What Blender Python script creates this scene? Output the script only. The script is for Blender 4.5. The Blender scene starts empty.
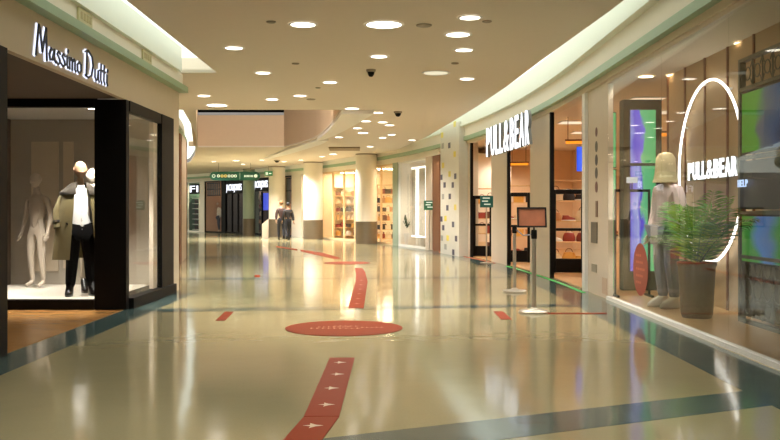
import bpy, bmesh, math, random
from mathutils import Vector, Matrix
random.seed(7)
PI = math.pi
C = bpy.context.scene.collection
SC = bpy.context.scene
EYE, F, HZ, CX = 1.35, 900.0, 211.0, 390.0      # eye height, focal length in px, horizon row, centre column
CEIL = EYE + 2.35

# ------------------------------------------------------------------ places
def at(px, py, d):
    return Vector(((px-CX)/F*d, d, EYE+(HZ-py)/F*d))
def floor_at(px, py):
    return at(px, py, EYE*F/(py-HZ))
def ceil_at(px, py, z=CEIL):
    return at(px, py, (z-EYE)*F/(HZ-py))
# the right-hand shopfront runs straight, then bends left on a circle; s = length along it, i = metres out into the mall
FX, S0, RAD = 3.33, 15.2, 66.0
def W(s, i, z):
    if s < S0: return Vector((FX-i, s, z))
    t = (s-S0)/RAD
    return Vector((FX-RAD+(RAD-i)*math.cos(t), S0+(RAD-i)*math.sin(t), z))
def s_of(px, i=0.0):
    lo, hi = 2.0, 80.0
    for _ in range(60):
        m = (lo+hi)/2
        p = W(m, i, 0)
        if CX+F*p.x/p.y > px: lo = m
        else: hi = m
    return lo
def z_of(px, py, i=0.0):
    return EYE+(HZ-py)/F*W(s_of(px, i), i, 0).y
def frame(s, i, z, yaw=0):
    """local x along the facade towards the camera, local y up, local z out into the mall"""
    o = W(s, i, z); a = W(s-.01, i, z)-W(s+.01, i, z); a.normalize()
    n = Vector((a.y, -a.x, 0)) if False else Vector((0, 0, 1)).cross(a)*-1
    n.normalize()
    if n.x > 0: n = -n
    return Matrix(((a.x, 0, n.x, o.x), (a.y, 0, n.y, o.y), (a.z, 1, n.z, o.z), (0, 0, 0, 1)))
def upright(p, yaw=0.0):
    return Matrix.Translation(Vector(p)) @ Matrix.Rotation(yaw, 4, 'Z')
# a board facing -Y (towards the viewer): local x right, y up, z towards the viewer
def facing(p, yaw=0.0):
    return Matrix.Translation(Vector(p)) @ Matrix.Rotation(yaw, 4, 'Z') @ Matrix(((1,0,0,0),(0,0,-1,0),(0,1,0,0),(0,0,0,1)))

# ------------------------------------------------------------------ materials
def lin(c):
    return tuple((x/255/12.92 if x/255 <= .04045 else ((x/255+.055)/1.055)**2.4) for x in c)
MATS = {}
def mat(name, rgb, rough=.5, metal=0.0, var=.06, scale=9.0, emit=0.0, ergb=None, coat=0.0, bump=0.0, spec=.5):
    if name in MATS: return MATS[name]
    m = bpy.data.materials.new(name); m.use_nodes = True
    nt = m.node_tree; b = nt.nodes['Principled BSDF']
    c = lin(rgb)
    tc = nt.nodes.new('ShaderNodeTexCoord'); nz = nt.nodes.new('ShaderNodeTexNoise')
    nz.inputs['Scale'].default_value = scale; nz.inputs['Detail'].default_value = 3
    nt.links.new(tc.outputs['Object'], nz.inputs['Vector'])
    mx = nt.nodes.new('ShaderNodeMix'); mx.data_type = 'RGBA'
    mx.inputs['A'].default_value = (*[x*(1-var) for x in c], 1); mx.inputs['B'].default_value = (*[min(1, x*(1+var)) for x in c], 1)
    nt.links.new(nz.outputs['Fac'], mx.inputs['Factor']); nt.links.new(mx.outputs['Result'], b.inputs['Base Color'])
    b.inputs['Roughness'].default_value = rough; b.inputs['Metallic'].default_value = metal
    b.inputs['Coat Weight'].default_value = coat; b.inputs['Specular IOR Level'].default_value = spec
    if bump:
        bp = nt.nodes.new('ShaderNodeBump'); bp.inputs['Strength'].default_value = bump
        nt.links.new(nz.outputs['Fac'], bp.inputs['Height']); nt.links.new(bp.outputs['Normal'], b.inputs['Normal'])
    if emit:
        b.inputs['Emission Color'].default_value = (*lin(ergb or rgb), 1); b.inputs['Emission Strength'].default_value = emit
    MATS[name] = m
    return m
def glass(name, tint=(.97, .98, .97), fac_min=.03, rough=.0):
    m = bpy.data.materials.new(name); m.use_nodes = True; nt = m.node_tree; nt.nodes.clear()
    o = nt.nodes.new('ShaderNodeOutputMaterial'); mx = nt.nodes.new('ShaderNodeMixShader')
    t = nt.nodes.new('ShaderNodeBsdfTransparent'); t.inputs['Color'].default_value = (*tint, 1)
    g = nt.nodes.new('ShaderNodeBsdfGlossy'); g.inputs['Roughness'].default_value = rough; g.inputs['Color'].default_value = (1, 1, 1, 1)
    f = nt.nodes.new('ShaderNodeLayerWeight'); f.inputs['Blend'].default_value = .5
    pw = nt.nodes.new('ShaderNodeMath'); pw.operation = 'POWER'; pw.inputs[1].default_value = 4.5
    a = nt.nodes.new('ShaderNodeMath'); a.operation = 'MULTIPLY_ADD'; a.inputs[1].default_value = .36; a.inputs[2].default_value = fac_min; a.use_clamp = True
    nt.links.new(f.outputs['Facing'], pw.inputs[0]); nt.links.new(pw.outputs[0], a.inputs[0]); nt.links.new(a.outputs[0], mx.inputs['Fac'])
    nt.links.new(t.outputs[0], mx.inputs[1]); nt.links.new(g.outputs[0], mx.inputs[2]); nt.links.new(mx.outputs[0], o.inputs['Surface'])
    return m
def light_mat(name, rgb, strength):
    m = bpy.data.materials.new(name); m.use_nodes = True; nt = m.node_tree; nt.nodes.clear()
    o = nt.nodes.new('ShaderNodeOutputMaterial'); e = nt.nodes.new('ShaderNodeEmission')
    e.inputs['Color'].default_value = (*lin(rgb), 1); e.inputs['Strength'].default_value = strength
    nt.links.new(e.outputs[0], o.inputs['Surface'])
    return m
def floor_material(name, rgb_a, rgb_b, rough=.12):
    m = bpy.data.materials.new(name); m.use_nodes = True; nt = m.node_tree; b = nt.nodes['Principled BSDF']
    tc = nt.nodes.new('ShaderNodeTexCoord')
    v = nt.nodes.new('ShaderNodeTexNoise'); v.inputs['Scale'].default_value = 60; v.inputs['Detail'].default_value = 4
    w = nt.nodes.new('ShaderNodeTexNoise'); w.inputs['Scale'].default_value = .55; w.inputs['Detail'].default_value = 3
    mp = nt.nodes.new('ShaderNodeMath'); mp.operation = 'ADD'
    hf = nt.nodes.new('ShaderNodeMath'); hf.operation = 'MULTIPLY'; hf.inputs[1].default_value = .5
    mx = nt.nodes.new('ShaderNodeMix'); mx.data_type = 'RGBA'
    mx.inputs['A'].default_value = (*lin(rgb_a), 1); mx.inputs['B'].default_value = (*lin(rgb_b), 1)
    for n in (v, w): nt.links.new(tc.outputs['Object'], n.inputs['Vector'])
    nt.links.new(v.outputs['Fac'], mp.inputs[0]); nt.links.new(w.outputs['Fac'], mp.inputs[1]); nt.links.new(mp.outputs[0], hf.inputs[0])
    nt.links.new(hf.outputs[0], mx.inputs['Factor']); nt.links.new(mx.outputs['Result'], b.inputs['Base Color'])
    # slow waviness of a polished floor
    wn = nt.nodes.new('ShaderNodeTexNoise'); wn.inputs['Scale'].default_value = 2.2; wn.inputs['Detail'].default_value = 2
    nt.links.new(tc.outputs['Object'], wn.inputs['Vector'])
    bp = nt.nodes.new('ShaderNodeBump'); bp.inputs['Strength'].default_value = .025; bp.inputs['Distance'].default_value = .1
    nt.links.new(wn.outputs['Fac'], bp.inputs['Height']); nt.links.new(bp.outputs['Normal'], b.inputs['Normal'])
    b.inputs['Roughness'].default_value = rough; b.inputs['IOR'].default_value = 1.5
    return m
def wood(name, rgb_a, rgb_b, rough=.45, along=(1, 14, 14)):
    m = bpy.data.materials.new(name); m.use_nodes = True; nt = m.node_tree; b = nt.nodes['Principled BSDF']
    tc = nt.nodes.new('ShaderNodeTexCoord'); mp = nt.nodes.new('ShaderNodeMapping'); mp.inputs['Scale'].default_value = along
    n = nt.nodes.new('ShaderNodeTexNoise'); n.inputs['Scale'].default_value = 2.5; n.inputs['Detail'].default_value = 5; n.inputs['Distortion'].default_value = .6
    mx = nt.nodes.new('ShaderNodeMix'); mx.data_type = 'RGBA'
    mx.inputs['A'].default_value = (*lin(rgb_a), 1); mx.inputs['B'].default_value = (*lin(rgb_b), 1)
    nt.links.new(tc.outputs['Object'], mp.inputs[0]); nt.links.new(mp.outputs[0], n.inputs['Vector'])
    nt.links.new(n.outputs['Fac'], mx.inputs['Factor']); nt.links.new(mx.outputs['Result'], b.inputs['Base Color'])
    b.inputs['Roughness'].default_value = rough
    return m
def screen_mat(name, cols, strength, axis='X', flip=False, wob=.5, scale=2.0, off=(0, 0, 0)):
    """a video screen: colour areas that the screen itself gives off, running across the picture with a wavy edge"""
    m = bpy.data.materials.new(name); m.use_nodes = True; nt = m.node_tree; nt.nodes.clear()
    o = nt.nodes.new('ShaderNodeOutputMaterial'); e = nt.nodes.new('ShaderNodeEmission'); e.inputs['Strength'].default_value = strength
    tc = nt.nodes.new('ShaderNodeTexCoord'); mp = nt.nodes.new('ShaderNodeMapping'); mp.inputs['Location'].default_value = off
    n = nt.nodes.new('ShaderNodeTexNoise'); n.inputs['Scale'].default_value = scale; n.inputs['Detail'].default_value = 1.2
    sx = nt.nodes.new('ShaderNodeSeparateXYZ'); nt.links.new(tc.outputs['Generated'], sx.inputs[0])
    ma = nt.nodes.new('ShaderNodeMath'); ma.operation = 'MULTIPLY_ADD'; ma.inputs[1].default_value = -1 if flip else 1; ma.inputs[2].default_value = (1 if flip else 0)-wob/2
    mb_ = nt.nodes.new('ShaderNodeMath'); mb_.operation = 'MULTIPLY_ADD'; mb_.inputs[1].default_value = wob
    r = nt.nodes.new('ShaderNodeValToRGB'); el = r.color_ramp.elements
    while len(el) < len(cols): el.new(.5)
    for j, (pos, c) in enumerate(cols):
        el[j].position = pos; el[j].color = (*lin(c), 1)
    nt.links.new(sx.outputs[axis], ma.inputs[0]); nt.links.new(tc.outputs['Generated'], mp.inputs[0]); nt.links.new(mp.outputs[0], n.inputs['Vector'])
    nt.links.new(n.outputs['Fac'], mb_.inputs[0]); nt.links.new(ma.outputs[0], mb_.inputs[2]); nt.links.new(mb_.outputs[0], r.inputs['Fac'])
    nt.links.new(r.outputs['Color'], e.inputs['Color']); nt.links.new(e.outputs[0], o.inputs['Surface'])
    return m

# ------------------------------------------------------------------ mesh builder
class MB:
    def __init__(self, M=None, wrap=None):
        self.v = []; self.f = []; self.mi = []; self.M = M; self.wrap = wrap; self.cur = 0; self.sm = []; self.smooth = False
    def p(self, q):
        q = Vector(q)
        if self.wrap: return self.wrap(*q)
        return self.M @ q if self.M else q
    def add(self, vs, fs):
        b = len(self.v)
        self.v += [self.p(q) for q in vs]
        for f in fs:
            self.f.append([b+k for k in f]); self.mi.append(self.cur); self.sm.append(self.smooth)
        return self
    def box(self, x0, x1, y0, y1, z0, z1, step=None):
        if step is None: step = 1.2 if self.wrap else 1e9
        n = max(1, int(math.ceil(abs(x1-x0)/step)))
        vs = []; fs = []
        for k in range(n+1):
            x = x0+(x1-x0)*k/n
            vs += [(x, y0, z0), (x, y1, z0), (x, y1, z1), (x, y0, z1)]
        for k in range(n):
            a = 4*k
            for j in range(4): fs.append((a+j, a+(j+1) % 4, a+4+(j+1) % 4, a+4+j))
        fs += [(3, 2, 1, 0), (4*n, 4*n+1, 4*n+2, 4*n+3)]
        return self.add(vs, fs)
    def cbox(self, c, s): return self.box(c[0]-s[0]/2, c[0]+s[0]/2, c[1]-s[1]/2, c[1]+s[1]/2, c[2]-s[2]/2, c[2]+s[2]/2)
    def rbox(self, c, s, r=.01):
        """box with chamfered vertical and horizontal edges"""
        bm = bmesh.new(); bmesh.ops.create_cube(bm, size=1)
        for q in bm.verts: q.co = Vector((c[0]+q.co.x*s[0], c[1]+q.co.y*s[1], c[2]+q.co.z*s[2]))
        bmesh.ops.bevel(bm, geom=bm.edges[:], offset=min(r, min(s)*.45), segments=2, profile=.6, affect='EDGES')
        bm.verts.index_update()
        self.add([q.co.copy() for q in bm.verts], [[q.index for q in f.verts] for f in bm.faces]); bm.free()
        return self
    def prism(self, poly, z0, z1):
        n = len(poly)
        vs = [(x, y, z0) for x, y in poly]+[(x, y, z1) for x, y in poly]
        return self.add(vs, [list(range(n))[::-1], list(range(n, 2*n))]+[(k, (k+1) % n, n+(k+1) % n, n+k) for k in range(n)])
    def loft(self, rings, cap=True, closed=True):
        n = len(rings[0]); vs = [q for r in rings for q in r]; fs = []
        for k in range(len(rings)-1):
            for j in range(n if closed else n-1):
                fs.append((k*n+j, k*n+(j+1) % n, (k+1)*n+(j+1) % n, (k+1)*n+j))
        if cap and closed:
            fs.append(list(range(n))[::-1]); fs.append([(len(rings)-1)*n+j for j in range(n)])
        return self.add(vs, fs)
    def lathe(self, prof, c=(0, 0, 0), n=24, cap=True):
        return self.loft([[(c[0]+r*math.cos(2*PI*k/n), c[1]+r*math.sin(2*PI*k/n), c[2]+z) for k in range(n)] for r, z in prof], cap)
    def tube(self, pts, r, n=8, cap=True):
        pts = [Vector(q) for q in pts]; rs = r if isinstance(r, (list, tuple)) else [r]*len(pts)
        rings = []; up0 = None
        for k, q in enumerate(pts):
            t = (pts[min(k+1, len(pts)-1)]-pts[max(k-1, 0)]).normalized()
            if up0 is None:
                up0 = Vector((0, 0, 1)) if abs(t.z) < .9 else Vector((1, 0, 0))
            a = t.cross(up0)
            a.normalize(); b = a.cross(t); up0 = b
            rings.append([q+a*math.cos(2*PI*j/n)*rs[k]+b*math.sin(2*PI*j/n)*rs[k] for j in range(n)])
        return self.loft(rings, cap)
    def ring(self, c, R, r, axis='z', n=40, m=8, start=0, end=2*PI):
        full = abs(end-start-2*PI) < 1e-6; rings = []
        for k in range(n+(0 if full else 1)):
            a = start+(end-start)*k/n; row = []
            for j in range(m):
                b = 2*PI*j/m; q = (R+r*math.cos(b)); u, v, w = q*math.cos(a), q*math.sin(a), r*math.sin(b)
                row.append({'z': (c[0]+u, c[1]+v, c[2]+w), 'y': (c[0]+u, c[1]+w, c[2]+v), 'x': (c[0]+w, c[1]+u, c[2]+v)}[axis])
            rings.append(row)
        if full: rings.append(rings[0])
        return self.loft(rings, not full)
    def sphere(self, c, r, n=16, m=10):
        rx, ry, rz = r if isinstance(r, (tuple, list)) else (r, r, r)
        rings = [[(c[0]+rx*math.sin(PI*k/m)*math.cos(2*PI*j/n), c[1]+ry*math.sin(PI*k/m)*math.sin(2*PI*j/n), c[2]-rz*math.cos(PI*k/m)) for j in range(n)] for k in range(1, m)]
        return self.loft(rings)
    def disc(self, c, r, h, n=32):
        rx, ry = r if isinstance(r, (tuple, list)) else (r, r)
        return self.prism([(c[0]+rx*math.cos(2*PI*k/n), c[1]+ry*math.sin(2*PI*k/n)) for k in range(n)], c[2], c[2]+h)
    def mesh(self, vs, fs): return self.add(vs, fs)
    def build(self, name, m, parent=None, smooth=None):
        me = bpy.data.meshes.new(name)
        off = Vector(parent_base(parent)) if parent else Vector((0, 0, 0))
        me.from_pydata([q-off for q in self.v], [], self.f)
        ms = m if isinstance(m, (list, tuple)) else [m]
        for k in ms: me.materials.append(k)
        for k, pl in enumerate(me.polygons):
            pl.material_index = min(self.mi[k], len(ms)-1); pl.use_smooth = self.sm[k] if smooth is None else smooth
        bm = bmesh.new(); bm.from_mesh(me); bmesh.ops.recalc_face_normals(bm, faces=bm.faces[:])
        if smooth:
            for e in bm.edges:
                if len(e.link_faces) == 2 and e.calc_face_angle(0) > .7: e.smooth = False
        bm.to_mesh(me); bm.free()
        o = bpy.data.objects.new(name, me); C.objects.link(o)
        if parent: o.parent = parent
        return o
def parent_base(o):
    b = Vector((0, 0, 0))
    while o is not None:
        b += Vector(o.location); o = o.parent
    return b
def tag(o, label=None, cat=None, group=None, kind=None):
    if label: o['label'] = label
    if cat: o['category'] = cat
    if group: o['group'] = group
    if kind: o['kind'] = kind
    return o
def thing(name, label, cat, loc=(0, 0, 0), group=None):
    o = bpy.data.objects.new(name, None); C.objects.link(o); o.location = Vector(loc); o.empty_display_size = .1
    return tag(o, label, cat, group)
def struct(name, mb, m, smooth=None, parent=None):
    o = mb.build(name, m, parent, smooth)
    if parent is None: o['kind'] = 'structure'
    return o
def kids(o): return [c for c in bpy.data.objects if c.parent == o]
def dup(o, loc, label, parent=None):
    r = o.copy(); C.objects.link(r)
    if parent is None:
        r.location = Vector(loc); r['label'] = label
    for ch in kids(o):
        c = ch.copy(); C.objects.link(c); c.parent = r
        for g in kids(ch):
            d = g.copy(); C.objects.link(d); d.parent = c
    return r
_tc = {}
def text(body, height, width=None, depth=.02, bold=0.0, shear=0.0):
    """letters as a mesh: (verts, faces) with x from 0, y up from 0, z out"""
    cu = bpy.data.curves.new('txt', 'FONT'); cu.body = body; cu.size = 1; cu.extrude = .5; cu.offset = bold; cu.shear = shear; cu.resolution_u = 3
    o = bpy.data.objects.new('txt', cu); C.objects.link(o)
    dg = bpy.context.evaluated_depsgraph_get(); me = bpy.data.meshes.new_from_object(o.evaluated_get(dg))
    vs = [q.co.copy() for q in me.vertices]; fs = [list(f.vertices) for f in me.polygons]
    bpy.data.objects.remove(o); bpy.data.curves.remove(cu); bpy.data.meshes.remove(me)
    x0 = min(q.x for q in vs); x1 = max(q.x for q in vs); y0 = min(q.y for q in vs); y1 = max(q.y for q in vs)
    sy = height/(y1-y0); sx = (width/(x1-x0)) if width else sy
    return [((q.x-x0)*sx, (q.y-y0)*sy, q.z*depth) for q in vs], fs, (x1-x0)*sx
# skin-modifier bodies
def skin(chains, levels=1):
    """chains: lists of (point, radius); a point already used joins the chains"""
    verts = []; rad = []; edges = []; idx = {}; roots = []
    for ch in chains:
        prev = None
        for q, r in ch:
            key = tuple(round(x, 4) for x in q)
            if key not in idx:
                idx[key] = len(verts); verts.append(q); rad.append(r)
            k = idx[key]
            if prev is None:
                pass
            else: edges.append((prev, k))
            prev = k
    par = list(range(len(verts)))
    def find(a):
        while par[a] != a: a = par[a]
        return a
    for a, b in edges: par[find(b)] = find(a)
    seen = set()
    me = bpy.data.meshes.new('sk'); me.from_pydata([Vector(q) for q in verts], edges, [])
    o = bpy.data.objects.new('sk', me); C.objects.link(o)
    md = o.modifiers.new('s', 'SKIN'); md.use_smooth_shade = True; md.branch_smoothing = .6
    sv = me.skin_vertices[0].data
    for k in range(len(verts)):
        r = rad[k]; sv[k].radius = r if isinstance(r, (tuple, list)) else (r, r)
        g = find(k)
        sv[k].use_root = g not in seen; seen.add(g)
    if levels:
        ss = o.modifiers.new('b', 'SUBSURF'); ss.levels = levels; ss.render_levels = levels
    dg = bpy.context.evaluated_depsgraph_get(); m2 = bpy.data.meshes.new_from_object(o.evaluated_get(dg))
    vs = [q.co.copy() for q in m2.vertices]; fs = [list(f.vertices) for f in m2.polygons]
    bpy.data.objects.remove(o); bpy.data.meshes.remove(me); bpy.data.meshes.remove(m2)
    return vs, fs
def head_mesh(c, h, yaw=0.0, tilt=0.0, n=20, m=16):
    """a head of height h centred on c, facing local +y before yaw: chin, brow, nose, eye hollows, lips and ears"""
    vs = []; fs = []
    R = Matrix.Rotation(yaw, 3, 'Z') @ Matrix.Rotation(tilt, 3, 'X')
    for k in range(m+1):
        t = k/m; ph = PI*t; z = -math.cos(ph); r = math.sin(ph)
        for j in range(n):
            a = 2*PI*j/n; x = r*math.cos(a)*.36; y = r*math.sin(a)*.43
            f = max(0, math.sin(a))
            if z < -.1: x *= 1-.28*min(1, (-.1-z)/.8); y = y*(1-.18*min(1, (-.1-z)/.8)) if y > 0 else y*(1-.5*min(1, (-.1-z)/.8))
            if f > .93 and -.36 < z < .1: y += .10*(1-abs(z+.2)/.3)*(1 if f > .97 else .45)
            if .55 < f < .96 and -.02 < z < .25: y -= .035
            if f > .9 and -.55 < z < -.42: y += .02
            if f > .9 and .2 < z < .35: y += .015
            q = R @ Vector((x*h, y*h, z*.5*h)); vs.append(Vector(c)+q)
    for k in range(m):
        for j in range(n): fs.append((k*n+j, k*n+(j+1) % n, (k+1)*n+(j+1) % n, (k+1)*n+j))
    for sx in (-1, 1):
        b = len(vs)
        for k in range(5):
            for j in range(6):
                a = 2*PI*j/6; t = PI*(k+.5)/5
                q = R @ Vector(((sx*(.35+.03*math.sin(t)*(1+math.cos(a))))*h, (-.02+.06*math.sin(t)*math.sin(a))*h, (.02-.11*math.cos(t))*h))
                vs.append(Vector(c)+q)
        for k in range(4):
            for j in range(6): fs.append((b+k*6+j, b+k*6+(j+1) % 6, b+(k+1)*6+(j+1) % 6, b+(k+1)*6+j))
    return vs, fs
def hand_chains(w, d, side, s=1.0):
    """palm and five fingers from the wrist w along direction d; side is the direction of the thumb"""
    w = Vector(w); d = Vector(d).normalized(); sd = Vector(side).normalized(); nrm = d.cross(sd)
    out = []
    for k, (o, L) in enumerate(((-.03, .062), (-.01, .078), (.01, .082), (.03, .074))):
        a = w+d*.085*s+sd*o*s
        b = a+d*L*.45*s+nrm*.004*s; e = b+d*L*.35*s+nrm*.014*s; g = e+d*L*.25*s+nrm*.02*s
        out.append([(tuple(w+d*.05*s+sd*o*.8*s), .011*s), (tuple(a), .0095*s), (tuple(b), .0085*s), (tuple(e), .008*s), (tuple(g), .0065*s)])
    a = w+d*.03*s+sd*.03*s
    out.append([(tuple(a), .013*s), (tuple(a+d*.03*s+sd*.025*s), .011*s), (tuple(a+d*.062*s+sd*.034*s+nrm*.008*s), .009*s), (tuple(a+d*.085*s+sd*.034*s+nrm*.016*s), .007*s)])
    return out
BASE = dict(pelvis=((0, 0, .95), (.155, .11)), waist=((0, 0, 1.1), (.125, .095)), chest=((0, -.01, 1.3), (.16, .11)), upper=((0, -.01, 1.42), (.11, .08)),
            nb=((0, -.01, 1.49), .058), nk=((0, .01, 1.56), .052), nt=((0, .02, 1.62), .05),
            sl=((-.175, -.01, 1.42), .06), el=((-.235, -.03, 1.14), .043), wl=((-.245, .05, .90), .028),
            sr=((.175, -.01, 1.42), .06), er=((.235, -.03, 1.14), .043), wr=((.245, .05, .90), .028),
            hl=((-.09, 0, .90), .095), kl=((-.1, .02, .50), .058), al=((-.105, -.03, .09), .036), tl=((-.115, .13, .035), .032),
            hr=((.09, 0, .90), .095), kr=((.1, .02, .50), .058), ar=((.105, -.03, .09), .036), tr=((.115, .13, .035), .032))
def joints(over, s):
    J = {}
    for k, (q, r) in BASE.items():
        if k in over:
            q = over[k]
            if isinstance(q[0], (tuple, list)): q, r = q
        r = r if isinstance(r, (tuple, list)) else (r, r)
        J[k] = (tuple(x*s for x in q), tuple(x*s for x in r))
    return J
def grow(nd, a): return (nd[0], tuple(x+a for x in nd[1]))
def body_chains(J):
    return [[J['pelvis'], J['waist'], J['chest'], J['upper'], J['nb'], J['nk'], J['nt']],
            [J['upper'], J['sl'], J['el'], J['wl'], hand_end(J, 'l')], [J['upper'], J['sr'], J['er'], J['wr'], hand_end(J, 'r')],
            [J['pelvis'], J['hl'], J['kl'], J['al'], J['tl']], [J['pelvis'], J['hr'], J['kr'], J['ar'], J['tr']]]
def hand_end(J, k):
    w = Vector(J['w'+k][0]); e = Vector(J['e'+k][0]); d = (w-e).normalized(); s = J['pelvis'][0][2]/.95
    return (tuple(w+d*.075*s), (.034*s, .018*s))
def human_body(M, J, s, yaw=0.0, tilt=0.0, hands=True):
    """one continuous figure: skinned trunk and limbs, five-fingered hands and a head with a face"""
    mb = MB(M); mb.smooth = True
    mb.add(*skin(body_chains(J), 1))
    if hands:
        ch = []
        for k, sx in (('l', 1), ('r', -1)):
            w = Vector(J['w'+k][0]); e = Vector(J['e'+k][0])
            ch += hand_chains(w, w-e, Vector((sx*.3, 1, 0)), s)
        mb.add(*skin(ch, 1))
    t = Vector(J['nt'][0])
    mb.add(*head_mesh(t+Vector((0, .015*s, .085*s)), .235*s, yaw, tilt))
    return mb
# ------------------------------------------------------------------ palette
M_CEIL = mat('ceiling_paint', (224, 213, 198), .85, var=.02)
M_BEIGE = mat('beige_wall', (214, 200, 178), .55, var=.03)
M_PANEL = mat('greige_panel', (212, 196, 176), .45, var=.03)
M_CREAM = mat('cream_band', (240, 230, 214), .5, var=.02)
M_MINT = mat('mint_band', (232, 236, 224), .45, var=.02)
M_LEDGE = mat('green_ledge', (150, 176, 142), .35, var=.04)
M_BLACK = mat('black_frame', (12, 9, 9), .55, var=.2, spec=.2)
M_BLACKM = mat('matt_black', (20, 18, 18), .6, var=.2)
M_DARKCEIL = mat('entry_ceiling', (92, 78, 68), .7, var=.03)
M_STEEL = mat('brushed_steel', (206, 200, 190), .38, 1.0, var=.05, scale=40)
M_GREY = mat('sensor_grey', (150, 138, 120), .6)
M_WHITE = mat('white_paint', (236, 234, 228), .5, var=.02)
M_RED = mat('red_vinyl', (146, 52, 18), .5, var=.06, scale=20, spec=.15)
M_ARROW = mat('white_vinyl', (226, 206, 184), .4)
M_TEAL = floor_material('teal_terrazzo', (66, 86, 84), (88, 106, 102), .115)
M_FLOOR = floor_material('beige_terrazzo', (148, 140, 106), (172, 163, 127), .10)
M_SHOPFLOOR = wood('shop_floor_wood', (176, 128, 78), (206, 160, 104), .3, (14, 1, 14))
M_ENTRYFLOOR = wood('entry_floor_wood', (150, 104, 54), (182, 134, 76), .25, (1, 14, 14))
M_DISPFLOOR = mat('display_floor', (168, 134, 92), .3, var=.05)
M_GLASS = glass('shop_glass', (.97, .975, .96), .02)
M_GLASSL = glass('window_glass', (.97, .97, .96), .02)
M_WARM = mat('warm_wall', (222, 192, 158), .7, var=.05)
M_BROWN = wood('brown_wood', (104, 62, 36), (136, 88, 54), .5)
M_OAK = wood('oak_board', (206, 168, 118), (226, 192, 144), .45)
M_COVE = light_mat('cove_tube_light', (250, 255, 240), 1.8)
M_COVEL = light_mat('cove_panel_light', (250, 255, 240), 1.6)
M_LAMP = light_mat('downlight_diffuser', (255, 244, 228), 7.0)
M_LAMPDIM = light_mat('downlight_dim', (250, 240, 206), .95)
M_SHOPLAMP = light_mat('shop_lamp', (255, 222, 176), 12.0)
M_SIGNWHITE = light_mat('sign_face', (248, 250, 255), 2.2)
M_NEON = light_mat('neon_white', (255, 252, 246), 5.0)
M_HALO = light_mat('halo_light', (225, 232, 255), 1.6)
M_SKIN = mat('mannequin_skin', (168, 134, 106), .45)
M_PALE = mat('mannequin_pale', (222, 210, 192), .45)
M_KHAKI = mat('khaki_cotton', (106, 94, 58), .8, var=.12, scale=14)
M_KHAKID = mat('khaki_dark', (44, 36, 24), .8)
M_SHIRT = mat('white_cotton', (244, 242, 238), .8)
M_TROUSER = mat('black_trousers', (13, 12, 12), .9, spec=.1)
M_BOOT = mat('black_leather', (16, 13, 12), .25)

# ------------------------------------------------------------------ floor
mb = MB().box(-40, 14, -7, 82, -.1, 0); struct('floor', mb, M_FLOOR)
n_trim = [0]
def trim(mb, m, smooth=None):
    n_trim[0] += 1
    return struct('trim_%d' % n_trim[0], mb, m, smooth)
def ribbon(pts_l, pts_r, z0=.0002, z1=.0012):
    """a thin strip between two edge lines"""
    b = MB(); n = len(pts_l)
    vs = []
    for a, c in zip(pts_l, pts_r): vs += [(a[0], a[1], z0), (c[0], c[1], z0), (c[0], c[1], z1), (a[0], a[1], z1)]
    fs = [(0, 1, 2, 3), (4*n-1, 4*n-2, 4*n-3, 4*n-4)]
    for k in range(n-1):
        a = 4*k
        for j in range(4): fs.append((a+j, a+4+j, a+4+(j+1) % 4, a+(j+1) % 4))
    return b.add(vs, fs)
ss = [-6+k*1.5 for k in range(42)]
trim(ribbon([W(s, .68, 0)[:2] for s in ss], [W(s, .06, 0)[:2] for s in ss]), M_TEAL)                 # border along the right shops
trim(ribbon([(-3.2, y) for y in (-6, 5, 14.9)], [(-3.62, y) for y in (-6, 5, 14.9)]), M_TEAL)         # border along the left shop
trim(ribbon([(-6.0, 2.75), (3.3, 7.05)], [(-6.0, 2.2), (3.3, 6.55)], .0003, .0014), M_TEAL)            # slanting band close by
trim(ribbon([(-5.6, 12.15), (2.66, 13.1)], [(-5.6, 11.72), (2.66, 12.72)], .0003, .0014), M_TEAL)
trim(ribbon([(-6.3, 17.9), (2.6, 18.6)], [(-6.3, 17.5), (2.6, 18.2)], .0003, .0014), M_TEAL)
trim(ribbon([(-7.3, 26), (1.5, 28.6)], [(-7.3, 25.4), (1.5, 28)], .0003, .0014), M_TEAL)

# ------------------------------------------------------------------ ceiling
def interp(tab, y):
    if y <= tab[0][0]: return tab[0][1]
    for (a, p), (b, q) in zip(tab, tab[1:]):
        if y <= b:
            t = (y-a)/(b-a); return p+(q-p)*t
    return tab[-1][1]
def Xf(y, i=0.0):
    return FX-i if y < S0 else FX-RAD+math.sqrt((RAD-i)**2-(y-S0)**2)
TR = [(-7, 2.85), (5, 2.78), (10, 2.62), (14, 2.36), (17, 2.2), (19.95, 1.98), (23.2, 1.68), (28.2, 1.2), (34.1, .34), (38.5, -.5)]
def Xr(y):
    return interp(TR, y) if y < 38.5 else Xf(y, .52)
TL = [(20.9, -4.81), (24, -5.32), (27.8, -6.0), (33.05, -7.12), (38, -8.25), (43.2, -9.6), (50, -11.9), (58, -15.2), (66, -19.5)]
def Xl(y):
    return -2.94 if y < 15.3 else (-7.6 if y < 20.9 else interp(TL, y))
WN, WF = 20.9, 33.05                                  # the light well in the ceiling
TWR = [(20.9, -1.14), (24.5, -1.62), (27, -2.02), (29, -2.42), (31, -3.05), (33.05, -3.89)]
TWL = [(20.9, -4.51), (33.05, -7.06)]
def strip(rows, z0, z1):
    """slab between left and right edge per y row"""
    b = MB(); vs = []; fs = []
    for y, a, c in rows: vs += [(a, y, z0), (c, y, z0), (c, y, z1), (a, y, z1)]
    n = len(rows); fs = [(0, 1, 2, 3), (4*n-1, 4*n-2, 4*n-3, 4*n-4)]
    for k in range(n-1):
        q = 4*k
        for j in range(4): fs.append((q+j, q+4+j, q+4+(j+1) % 4, q+(j+1) % 4))
    return b.add(vs, fs)
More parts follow.
